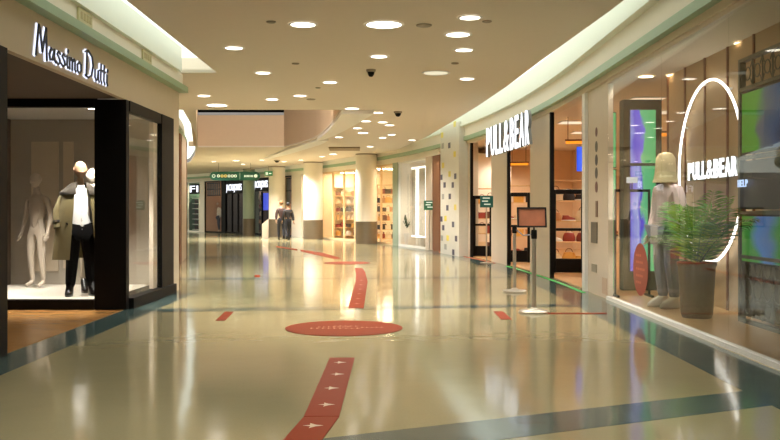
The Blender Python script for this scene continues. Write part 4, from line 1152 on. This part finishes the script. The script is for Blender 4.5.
# ------------------------------------------------------------------ two people walking away
def person(px, py, s, label, hairm, jacketm, trm, yaw, over, hat=None):
    c = floor_at(px, py); t = thing('person', label, 'person', (c.x, c.y, 0))
    M = Matrix.Translation((c.x, c.y, 0)) @ Matrix.Rotation(yaw, 4, 'Z')
    J = joints(over, s)
    human_body(M, J, s).build('body', mat('skin_tone', (200, 158, 128), .55), t, True)
    b = MB(M); b.smooth = True; b.add(*cloth_from(J, [['pelvis', 'waist', 'chest', 'upper', 'nb'], ['upper', 'sl', 'el', 'wl'], ['upper', 'sr', 'er', 'wr'], ['pelvis', 'hl'], ['pelvis', 'hr']], .03)); b.build('jacket', jacketm, t, True)
    b = MB(M); b.smooth = True; b.add(*cloth_from(J, [['waist', 'pelvis', 'hl', 'kl', 'al'], ['pelvis', 'hr', 'kr', 'ar']], .022)); b.build('trousers', trm, t, True)
    boots(M, J, t, M_BOOT, s, .1)
    q = Vector(J['nt'][0])
    b = MB(M); b.smooth = True; b.sphere((q.x, q.y-.012*s, q.z+.125*s), (.095*s, .108*s, .10*s), 16, 10); b.build('hair', hairm, t, True)
    return t
stride1 = dict(kl=((-.1, .14, .52), .058), al=((-.09, .14, .09), .036), tl=((-.09, .30, .035), .032), kr=((.1, .02, .5), .058), ar=((.10, -.22, .13), .036), tr=((.11, -.08, .035), .032), wl=((-.25, -.1, .92), .028), wr=((.25, .12, .93), .028))
stride2 = dict(kl=((-.1, .02, .5), .058), al=((-.10, -.22, .13), .036), tl=((-.11, -.08, .035), .032), kr=((.1, .14, .52), .058), ar=((.09, .14, .09), .036), tr=((.09, .30, .035), .032), wl=((-.25, .12, .93), .028), wr=((.25, -.1, .92), .028))
person(281.2, 239.6, 1.0, 'person with short fair hair in a brown jacket, walking away', mat('fair_hair', (120, 84, 44), .7), mat('brown_jacket', (62, 40, 34), .7), mat('dark_jeans', (30, 32, 42), .8), .25, stride1)
person(288.0, 239.9, .96, 'person with dark hair in a black jacket, walking away on the right', mat('dark_hair', (26, 20, 18), .7), mat('black_jacket', (28, 22, 22), .7), mat('dark_trousers', (22, 22, 30), .8), .35, stride2)

# ------------------------------------------------------------------ security gates at the openings
def gate(px0, px1, y0, yb, label):
    c = floor_at((px0+px1)/2, yb); w = (px1-px0)/F*c.y; h = (yb-y0)/F*c.y
    t = thing('security_gate', label, 'security gate', (c.x, c.y, .012)); M = facing((c.x, c.y, .012), -.25)
    MB(M).rbox((-w/2+.035, h/2, 0), (.07, h, .09), .02).build('upright', M_BLACK, t)
    MB(M).rbox((w/2-.035, h/2, 0), (.07, h, .09), .02).build('upright', M_BLACK, t)
    MB(M).rbox((0, h-.05, 0), (w-.14, .1, .07), .01).build('top_rail', M_BLACK, t)
    MB(M).rbox((0, h*.52, 0), (w-.14, .06, .06), .01).build('middle_rail', M_BLACK, t)
    MB(M).rbox((0, .16, 0), (w-.14, .3, .08), .01).build('base_panel', M_BLACK, t)
gate(553, 584, 190, 273.5, 'black security gate in the nearest shop opening')
gate(508.5, 530, 193, 262.8, 'black security gate in the middle shop opening behind the notice board')
gate(473, 492, 196, 256.8, 'black security gate in the farthest shop opening behind the teal sign')

# ------------------------------------------------------------------ goods
def shelf_unit(M, w, h, dep, n, label, m=None, base=None, legs=False):
    o = M.translation; t = thing('display_shelf', label, 'shelf', o); m = m or M_OAK
    for sx in (-1, 1): MB(M).box(sx*w/2-.015, sx*w/2+.015, 0, h, -dep/2, dep/2).build('side_panel', m, t)
    zs = []
    for k in range(n):
        z = .12+(h-.16)*k/(n-1); MB(M).box(-w/2+.015, w/2-.015, z-.014, z+.014, -dep/2, dep/2).build('shelf_board', m, t); zs.append(z+.014)
    return t, zs
def item(kind, M, x, y, z, s, m, label, group, cat=None):
    T = M @ Matrix.Translation((x, y, z)); b = MB(T)
    if kind == 'bag':
        t = thing('handbag', label, 'bag', T.translation, group)
        b.loft([[(u*.13*s*math.cos(2*PI*j/12), v*s, u*.06*s*math.sin(2*PI*j/12)) for j in range(12)] for v, u in ((0, .9), (.03, 1.0), (.1, .95), (.17, .7), (.18, .4))]).build('bag_body', m, t, True)
        MB(T).ring((0, .18*s, 0), .06*s, .007*s, 'z', 14, 5, 0, PI).build('handle', M_BROWN, t, True)
    elif kind == 'shoe':
        rows = []
        for v, L, wd, cx in ((0, .13, .045, 0), (.02, .135, .048, 0), (.05, .12, .045, -.01), (.08, .07, .04, -.05), (.105, .055, .036, -.065)):
            rows.append([((cx+L*math.cos(2*PI*j/12))*s, v*s, wd*math.sin(2*PI*j/12)*s) for j in range(12)])
        t = thing('shoe', label, 'shoe', T.translation, group); b.loft(rows[1:]).build('upper', m, t, True)
        MB(T).loft([[(q[0]*1.04, 0, q[2]*1.06) for q in rows[0]], [(q[0]*1.04, .021*s, q[2]*1.06) for q in rows[1]]]).build('sole', M_WHITE, t, True)
    elif kind == 'box':
        t = thing('gift_box', label, 'box', T.translation, group); b.rbox((0, .06*s, 0), (.2*s, .12*s, .16*s), .006).build('carton', m, t)
        MB(T).rbox((0, .135*s, 0), (.21*s, .03*s, .17*s), .006).build('lid', m, t)
    elif kind == 'bottle':
        b2 = MB(T @ Matrix.Rotation(-PI/2, 4, 'X'))
        t = thing('bottle', label, 'bottle', T.translation, group); b2.lathe([(.045*s, 0), (.048*s, .02*s), (.048*s, .14*s), (.02*s, .17*s), (.018*s, .19*s)], n=14).build('flask', m, t, True)
        MB(T @ Matrix.Rotation(-PI/2, 4, 'X')).lathe([(.021*s, .19*s), (.021*s, .225*s)], n=12).build('cap', M_BROWN, t, True)
    elif kind == 'stack':
        t = thing('folded_clothes', label, 'clothes', T.translation, group)
        for k in range(4): MB(T).rbox((.006*(k % 2), .018+.034*k, 0), (.24*s, .032, .2*s), .012).build('folded_garment', m[k % len(m)], t)
    return t
GOODS = [mat('goods_tan', (186, 128, 78), .6), mat('goods_cream', (228, 206, 170), .6), mat('goods_brown', (104, 62, 40), .5), mat('goods_gold', (224, 168, 80), .4), mat('goods_red', (150, 56, 42), .5), mat('goods_dark', (48, 36, 32), .5), mat('goods_white', (236, 228, 214), .5)]
ORD = ('bottom', 'second', 'third', 'fourth', 'fifth', 'top')
POS = ('far left', 'left', 'middle', 'right', 'far right')
CN = dict(zip(range(7), ('tan', 'cream', 'brown', 'golden', 'dark red', 'dark', 'white')))
def fill(M, w, zs, kinds, where, group, n=4, s=1.0, h=.34, seed=1):
    rnd = random.Random(seed); names = {'bag': 'handbag', 'shoe': 'shoe', 'box': 'lidded box', 'bottle': 'bottle'}
    for r, z in enumerate(zs[:-1]):
        for k in range(n):
            kd = kinds[(r+k*2) % len(kinds)]; ci = rnd.randrange(7)
            lab = '%s %s, %s on %s shelf, %s' % (CN[ci], names[kd], ('first', 'second', 'third', 'fourth', 'fifth')[k], ('lowest', 'second lowest', 'third lowest', 'third highest', 'second highest', 'highest')[r if len(zs) > 5 else (r if r < len(zs)-2 else 5)], where)
            item(kd, M, -w/2+w*(k+.5)/n, z+.0005, 0, s*(.85+.25*rnd.random()), GOODS[ci], lab, group)
# the golden shop behind the wide columns
for px, iq, w, where, seed in ((330, -1.15, 1.05, 'left stand, golden shop between the columns', 4), (346, -1.15, 1.05, 'right stand, golden shop between the columns', 9), (386, -1.0, .8, 'golden shop right of the nearest column', 12)):
    q = W(s_of(px, iq), iq, .021); M = facing(q, -.12)
    un, zs = shelf_unit(M, w, 2.5, .36, 7, 'tall wooden display shelf, '+where, M_OAK)
    fill(M, w, zs, ('bag', 'box', 'bottle', 'bag'), where, 'goods in the golden shop', 4, 1.25, seed=seed)
# shelves inside the shop with the luminous sign
for px, dd, w, where, seed, kinds in ((569, 21.3, .95, 'stand behind the nearest gate', 21, ('bag', 'shoe', 'bag')), (519, 26.0, .95, 'stand behind the middle gate', 30, ('shoe', 'box')), (482, 29.3, .8, 'stand behind the farthest gate', 33, ('box', 'bag'))):
    M = facing(((px-390)/F*dd, dd, .012), -.2)
    un, zs = shelf_unit(M, w, 2.1, .36, 5, 'wooden shelf with goods, '+where, M_OAK)
    fill(M, w, zs, kinds, where, 'goods on the shop shelves', 3, 1.3, seed=seed)
# orange light bars and a blue screen over the shelves inside
def bar_light(px, py, dd, L, label):
    p = at(px, py, dd); t = thing('bar_light', label, 'light', p); M = facing(p, -.2)
    MB(M).rbox((0, .03, 0), (L, .04, .06), .01).build('housing', M_BROWN, t)
    for sx in (-1, 1): MB(M).box(sx*L*.35-.008, sx*L*.35+.008, .045, 3.5-p.z, -.008, .008).build('rod', M_BROWN, t)
    MB(M).box(-L/2+.02, L/2-.02, -.05, .01, -.03, .03).build('tube', light_mat('amber_tube', (255, 150, 40), 1.3) if 'amber_tube' not in bpy.data.materials else bpy.data.materials['amber_tube'], t)
bar_light(575, 141.5, 20.5, .45, 'amber bar light seen through the nearest opening')
bar_light(519, 163.5, 25.2, .55, 'amber bar light seen through the middle opening')
bar_light(668, 133.5, 17.0, .35, 'amber bar light seen through the display window')
p = at(583, 159, 20.0); tag(MB(facing(p)).rbox((0, 0, 0), (.28, .55, .04), .01).build('wall_screen', screen_mat('screen_blue', [(0, (60, 90, 230)), (.5, (90, 120, 250)), (1, (150, 180, 255))], 1.1)), 'small blue screen inside the nearest shop opening', 'screen')
# a low table with folded clothes
p = Vector((4.55, 18.6, .012)); tb = thing('display_table', 'wooden table with folded clothes inside the nearest opening', 'table', p); M = Matrix.Translation(p)
MB(M).rbox((0, 0, .76), (1.0, .7, .05), .008).build('tabletop', M_OAK, tb)
for sx in (-1, 1):
    for sy in (-1, 1): MB(M).box(sx*.45-.025, sx*.45+.025, sy*.3-.025, sy*.3+.025, 0, .735).build('leg', M_OAK, tb)
Mt = Matrix.Translation(p+Vector((0, 0, .786))) @ Matrix.Rotation(PI/2, 4, 'X')
for k, (x, z, lab) in enumerate(((-.3, 0, 'stack of folded clothes at the left of the display table'), (.02, 0, 'stack of folded clothes in the middle of the display table'), (.34, 0, 'stack of folded clothes at the right of the display table'))):
    item('stack', Mt, x, 0, z, 1.0, [GOODS[(k+j) % 7] for j in range(4)], lab, 'folded stacks on the display table')
# clothes rack with hanging garments deep in the shop
def rack(p, yaw, n, where, rgb_list):
    M = Matrix.Translation(p) @ Matrix.Rotation(yaw, 4, 'Z'); t = thing('clothes_rack', 'steel clothes rack, '+where, 'clothes rack', p); L = .16*n+.2
    b = MB(M)
    for sx in (-1, 1): b.tube([(sx*L/2, 0, .03), (sx*L/2, 0, 1.6)], .016, 8).box(sx*L/2-.02, sx*L/2+.02, -.25, .25, 0, .03)
    b.build('upright', M_BLACK, t)
    MB(M).tube([(-L/2, 0, 1.6), (L/2, 0, 1.6)], .016, 8).build('rail', M_BLACK, t)
    for k in range(n):
        x = -L/2+.18+.16*k; g = thing('hanging_garment', '%s garment, %s from the left, on the rack %s' % (rgb_list[k % len(rgb_list)][0], ('first', 'second', 'third', 'fourth', 'fifth', 'sixth')[k], where), 'garment', M @ Vector((x, 0, 1.58)), 'garments on the racks')
        gb = MB(M); gb.smooth = True
        rows = []
        for z, hw, th in ((1.5, .06, .02), (1.46, .2, .03), (1.2, .2, .035), (.75, .22, .045)):
            rows.append([(x+th*math.cos(2*PI*j/12), hw*math.sin(2*PI*j/12), z) for j in range(12)])
        gb.loft(rows).build('cloth', mat('garment_'+rgb_list[k % len(rgb_list)][0].replace(' ', '_'), rgb_list[k % len(rgb_list)][1], .85), g, True)
        MB(M).tube([(x, 0, 1.49), (x, 0, 1.58), (x, .02, 1.617), (x, .0, 1.63)], .004, 5).build('hook', M_STEEL, g)
GC = [('beige', (190, 160, 124)), ('rust', (160, 84, 48)), ('cream', (222, 206, 178)), ('grey', (110, 106, 104)), ('black', (34, 30, 30)), ('blue', (70, 84, 120))]
rack(W(16.6, -1.55, .012), PI/2+.15, 6, 'behind the panel and tall screens', GC)
rack(W(20.2, -3.2, .012), .4, 6, 'in the warm depth of the shop', GC[2:]+GC[:2])

# ------------------------------------------------------------------ far shopfronts
def header(p0, p1, body, hgt, zc, label, z0, z1):
    a, b = s_of(p1, .06), s_of(p0, .06); s = (a+b)/2
    t = thing('shop_sign', label, 'sign', W(s, .07, z0))
    MB(wrap=W).box(a, b, .055, .12, z0, z1).build('board', M_BLACK, t)
    L = (b-a)*.9; vs, fs, wd = text(body, hgt, L, .03, .0)
    MB(frame(s, .122, zc)).add([(q[0]-L/2, q[1]-hgt/2, q[2]+.015) for q in vs], fs).build('lettering', light_mat('far_sign_face', (244, 246, 255), 1.7) if 'far_sign_face' not in bpy.data.materials else bpy.data.materials['far_sign_face'], t)
header(226.5, 243.5, 'JACK&JONES', .5, EYE+1.36, 'black shop board with white JACK&JONES letters left of the greenish column', EYE+1.05, EYE+1.80)
header(254.8, 269.5, 'JACK&JONES', .5, EYE+1.46, 'black shop board with white JACK&JONES letters right of the greenish column', EYE+1.12, EYE+1.86)
header(190.5, 199.5, 'FI', .42, EYE+1.42, 'white lettered shop board at the far left end of the mall', EYE+1.1, EYE+1.72)
p = W(s_of(207.5, -.35), -.35, 0); s = s_of(207.5, -.35)
tag(MB(facing(W(s_of(207.3, -.6), -.6, EYE+.45))).rbox((0, 0, 0), (.5, 1.4, .03), .01).build('poster', mat('red_poster', (204, 50, 34), .5)), 'red poster in the far window beside the dark shopfront', 'poster')
s = s_of(217.5, -.9); base = W(s, -.9, .0201)
t = thing('mannequin', 'mannequin in a white top and dark trousers in the far rosy window', 'mannequin', base); M = Matrix.Translation(base) @ Matrix.Rotation(PI-.5, 4, 'Z'); J = joints({}, 1.05)
human_body(M, J, 1.05, hands=False).build('body', M_PALE, t, True)
b = MB(M); b.smooth = True; b.add(*cloth_from(J, [['pelvis', 'waist', 'chest', 'upper', 'nb'], ['upper', 'sl', 'el', 'wl'], ['upper', 'sr', 'er', 'wr']], .04)); b.build('top', M_SHIRT, t, True)
b = MB(M); b.smooth = True; b.add(*cloth_from(J, [['pelvis', 'hl', 'kl', 'al'], ['pelvis', 'hr', 'kr', 'ar']], .03)); b.build('trousers', mat('navy_trousers', (40, 44, 66), .8), t, True)
# grille of hanging slats across the top of two far windows
def slat_grille(p0, p1, z0, z1, label, n=7):
    a, b = s_of(p1, -.12)+.12, s_of(p0, -.12)-.12; t = thing('slat_grille', label, 'grille', W((a+b)/2, -.12, z0))
    g = MB(wrap=W).box(a, b, -.16, -.1, z0, z0+.06).box(a, b, -.16, -.1, z1-.06, z1).box(a, b, -.16, -.1, (z0+z1)/2-.03, (z0+z1)/2+.03); g.build('rail', M_BLACKM, t)
    for k in range(n):
        q = a+(b-a)*(k+.5)/n; MB(wrap=W).box(q-.05, q+.05, -.15, -.11, z0+.06, z1-.06).build('slat', mat('slat_grey', (120, 110, 104), .5), t)
slat_grille(206, 221, EYE+.95, EYE+1.78, 'dark slatted grille over the far rosy window')
slat_grille(285, 291.5, EYE+.4, EYE+1.78, 'dark slatted grille in the narrow window behind the walking people', 4)
s = s_of(265, -.9); p = W(s, -.9, EYE+.52)
tag(MB(frame(s, -.9, EYE+.55)).rbox((0, 0, 0), (.85, 1.0, .05), .01).build('wall_screen', screen_mat('screen_deep_blue', [(0, (50, 70, 220)), (1, (90, 110, 250))], .9)), 'blue screen inside the far black shopfront', 'screen')
# dark racks inside the black shop
for px, short, lab in ((233, 'rack at the left of the black shopfront', 'dark tall rack behind the left window of the black shopfront'), (240, 'rack next to the greenish column', 'dark tall rack next to the greenish column in the black shopfront'), (259, 'rack at the right of the black shopfront', 'dark tall rack behind the right window of the black shopfront')):
    s = s_of(px, -1.3); M = frame(s, -1.3, .021)
    un, zs = shelf_unit(M, 1.3, 2.0, .35, 5, lab, M_BROWN)
    fill(M, 1.3, zs[1:], ('box', 'bag'), short, 'goods in the black shopfront', 2, 1.4, seed=int(px))
# shelving with dark rows in the far left green shop
s = s_of(197.5, -.6); M = frame(s, -.6, .021); un, zs = shelf_unit(M, .95, 2.2, .35, 7, 'pale shelf with dark rows in the far green shop', M_WHITE)
for r, z in enumerate(zs[:-1]):
    item('box', M, 0, z+.001, 0, 1.6, GOODS[5], 'dark box on level %s of the pale rack in the far green shop' % ('one', 'two', 'three', 'four', 'five', 'six')[r], 'boxes in the far green shop')
# info totem by the column
c = floor_at(265.3, 239.2); t = thing('info_totem', 'white slanted totem standing by the cream column', 'totem', (c.x, c.y, 0)); M = Matrix.Translation((c.x, c.y, 0))
MB(M).rbox((0, .0, .02), (.34, .3, .04), .01).build('foot', M_STEEL, t)
MB(M).add([(-.15, -.06, .04), (.15, -.06, .04), (.15, .06, .04), (-.15, .06, .04), (-.15, -.09, .72), (.15, -.09, .98), (.15, .09, .98), (-.15, .09, .72)], [(0, 1, 2, 3), (4, 5, 6, 7), (0, 1, 5, 4), (1, 2, 6, 5), (2, 3, 7, 6), (3, 0, 4, 7)]).build('cabinet', mat('totem_grey', (176, 164, 148), .5), t)
# gilt pair of letters above the golden shop and the lit door frames of the white shop
s = s_of(350, .06)
vs, fs, wd = text('A', .3, .24, .03, .03)
def lit_frame(p0, p1, label, i=-.5):
    a, b = s_of(p1, i), s_of(p0, i); t = thing('lit_frame', label, 'light', W((a+b)/2, i, .06))
    z1 = EYE+1.68; z0 = .35
    MB(wrap=W).box(a, a+.09, i-.02, i+.0, z0, z1).box(b-.09, b, i-.02, i+.0, z0, z1).box(a+.09, b-.09, i-.02, i+.0, z1-.06, z1).box(a+.09, b-.09, i-.02, i+.0, z0, z0+.06).build('light_tube', light_mat('frame_white', (255, 250, 240), 3.0) if 'frame_white' not in bpy.data.materials else bpy.data.materials['frame_white'], t)
    MB(wrap=W).box(a+.09, b-.09, i-.04, i-.02, z0+.06, z1-.06).build('mirror', mat('pale_mirror', (230, 222, 208), .2, .2), t)
    MB(wrap=W).box(a+.1, a+.2, i-.2, i-.04, .021, .9).box(b-.2, b-.1, i-.2, i-.04, .021, .9).build('foot', M_WHITE, t)
lit_frame(407.5, 416.5, 'left white lit rectangular frame in the cream shop window')
lit_frame(417.5, 426, 'right white lit rectangular frame in the cream shop window')
# plant in the cream shop
s = s_of(405.5, -.28); c = W(s, -.28, .0601); t = thing('potted_plant', 'dark green plant in the cream shop window', 'plant', c); M = Matrix.Translation(c)
MB(M).lathe([(.12, 0), (.15, .4), (.16, .42), (.13, .42)], n=18).build('pot', M_WHITE, t, True)
b = MB(M); rnd = random.Random(5)
for k in range(40):
    a = k*2.4; u = rnd.random(); L = .45+.35*rnd.random(); e = Vector((math.cos(a)*L*.32, math.sin(a)*L*.32, .42+L*(.5+.5*u))); n = Vector((-math.sin(a), math.cos(a), 0))*.045; m1 = Vector((e.x*.6, e.y*.6, .42+(e.z-.42)*.75))
    b.add([(0, 0, .4), m1+n, e, m1-n, m1+Vector((0, 0, .01))], [(0, 1, 4), (1, 2, 4), (2, 3, 4), (3, 0, 4)])
b.build('foliage', mat('plant_dark', (44, 74, 44), .5, var=.3), t)

q = at(181.5, 158, 26.5); t = thing('projecting_sign', 'small teal projecting sign on the left side beyond the shop corner', 'sign', q)
MB(facing(q)).rbox((0, 0, 0), (.2, .42, .08), .01).build('box', mat('teal_sign', (60, 150, 140), .4, emit=.2), t)
MB().box(q.x-.75, q.x-.1, q.y-.02, q.y+.02, q.z+.1, q.z+.14).build('arm', M_GREY, t)
# ------------------------------------------------------------------ lamps and added fill panels inside the shops
def shop_lamp(loc, label, D=.22, m=None, name='recessed_downlight'): return make_lamp(D, m or M_SHOPLAMP, label, loc, name)
for k, (px, py) in enumerate(((680.5, 35), (659.5, 48), (641, 59.5), (625, 70), (610.5, 78))):
    shop_lamp(at(px, py, (3.5-EYE)*F/(HZ-py)), ('nearest', 'second nearest', 'middle', 'second farthest', 'farthest')[k]+' warm spot in the row just inside the display window', .1)
    li = bpy.data.lights.new('window_spot', 'SPOT'); li.energy = 110; li.color = (1, .93, .82); li.spot_size = 1.4; li.spot_blend = .6; li.shadow_soft_size = .06
    lo = bpy.data.objects.new('window_spot', li); C.objects.link(lo); lo.location = at(px, py, (3.5-EYE)*F/(HZ-py))-Vector((0, 0, .05)); lo.rotation_euler = (0, math.radians(8), 0)
shop_lamp(at(675, 74.5, 2.15*F/(HZ-74.5)), 'round shop lamp above the neon ring, right one of two', .26)
shop_lamp(at(646, 76, 2.15*F/(HZ-76)), 'round shop lamp above the tall screens, left one of two', .24)
shop_lamp(at(745, 42, 2.15*F/(HZ-42)), 'round shop lamp above the iron trellis frame', .26)
p0 = None
for k, (s, i) in enumerate(((9, -2.9), (17.2, -1.6), (19.3, -2.9), (21.6, -1.4), (24.2, -2.6), (26.6, -1.4), (29.2, -2.4))):  # panels and beams added to brighten the shop interior
    loc = W(s, i, 3.5); lab = 'added square fill panel inside the shop, %s from the near end' % ('first', 'second', 'third', 'fourth', 'fifth', 'sixth', 'seventh')[k]
    if p0 is None:
        p0 = thing('ceiling_fill_panel', lab, 'ceiling light', loc, 'added fill panels in the shop ceiling'); M = Matrix.Translation(loc)
        MB(M).box(-.33, .33, -.33, .33, -.02, -.001).build('frame', M_WHITE, p0)
        MB(M).box(-.3, .3, -.3, .3, -.026, -.02).build('diffuser', light_mat('fill_panel_warm', (255, 226, 190), 1.1), p0)
    else: dup(p0, loc, lab)
    li = bpy.data.lights.new('fill_panel_beam', 'SPOT'); li.energy = 420 if loc.y > 14 else 300; li.color = (1, .86, .68); li.spot_size = math.radians(150); li.spot_blend = .5; li.shadow_soft_size = .25
    lo = bpy.data.objects.new('fill_panel_beam', li); C.objects.link(lo); lo.location = loc-Vector((0, 0, .05))
FARL = light_mat('far_fill_panel', (255, 232, 196), 72.0)  # glow of the panels added to brighten the far shops
p1 = None
for px, i, lab in ((411, -1.2, 'added fill panel in the cream shop'), (385, -1.1, 'added fill panel in the golden shop right of the nearest column'), (348, -1.0, 'added fill panel in the golden shop, right of its middle'), (330, -1.0, 'added fill panel in the golden shop, left of its middle'), (297, -1.2, 'added fill panel in the rosy shop behind the people'), (213, -1.2, 'added fill panel over the far mannequin'), (262, -2.2, 'added fill panel in the right half of the black shop'), (235, -2.2, 'added fill panel in the left half of the black shop'), (195, -1.2, 'added fill panel in the far green shop')):
    loc = W(s_of(px, i), i, Z2-.002)
    if p1 is None:
        p1 = thing('ceiling_fill_panel', lab, 'ceiling light', loc, 'added fill panels in the far shops'); M = Matrix.Translation(loc)
        MB(M).box(-.36, .36, -.36, .36, -.03, -.001).build('frame', M_WHITE, p1)
        MB(M).box(-.33, .33, -.33, .33, -.036, -.03).build('diffuser', FARL, p1)
    else: dup(p1, loc, lab)
# left shop: entry downlight and window spots
make_lamp(.24, light_mat('entry_lamp', (255, 244, 230), 4.0), 'round downlight in the brown entry ceiling of the left shop', at(27, 91, (LZ+.06-EYE)*F/(HZ-91))+Vector((0, 0, 0)))
for k, (x, y, lab) in enumerate(((-4.15, 12.55, 'spot lamp over the khaki coat in the left window'), (-5.5, 12.9, 'spot lamp at the left of the display room'), (-4.4, 13.3, 'spot lamp over the striped mannequin'))):
    loc = Vector((x, y, LZ)); shop_lamp(loc, lab, .12, light_mat('window_spot_%d' % k, (255, 246, 236), 30))
    li = bpy.data.lights.new('window_spot', 'SPOT'); li.energy = (520, 420, 160)[k]; li.color = (1, .95, .88); li.spot_size = 1.5; li.spot_blend = .6; li.shadow_soft_size = .06
    lo = bpy.data.objects.new('window_spot', li); C.objects.link(lo); lo.location = loc-Vector((0, 0, .05)); lo.rotation_euler = ((math.radians(14), 0, math.radians(28)) if k == 0 else (0, 0, 0))

# ------------------------------------------------------------------ world, camera, view
w = bpy.data.worlds.new('World'); SC.world = w; w.use_nodes = True
w.node_tree.nodes['Background'].inputs['Color'].default_value = (1.0, .92, .83, 1); w.node_tree.nodes['Background'].inputs['Strength'].default_value = .32
cam = bpy.data.cameras.new('Camera'); co = bpy.data.objects.new('Camera', cam); C.objects.link(co); SC.camera = co
co.location = (0, 0, EYE); co.rotation_euler = (PI/2, 0, 0)
cam.sensor_width = 36; cam.lens = 36*F/780; cam.shift_y = -(220-HZ)/780; cam.clip_end = 300
SC.view_settings.view_transform = 'Standard'; SC.view_settings.look = 'None'; SC.view_settings.exposure = 0.0; SC.view_settings.gamma = 1; SC.view_settings.use_curve_mapping = False
try:
    SC.cycles.use_denoising = True; SC.cycles.max_bounces = 10; SC.cycles.transparent_max_bounces = 16; SC.cycles.sample_clamp_indirect = 6
except Exception: pass
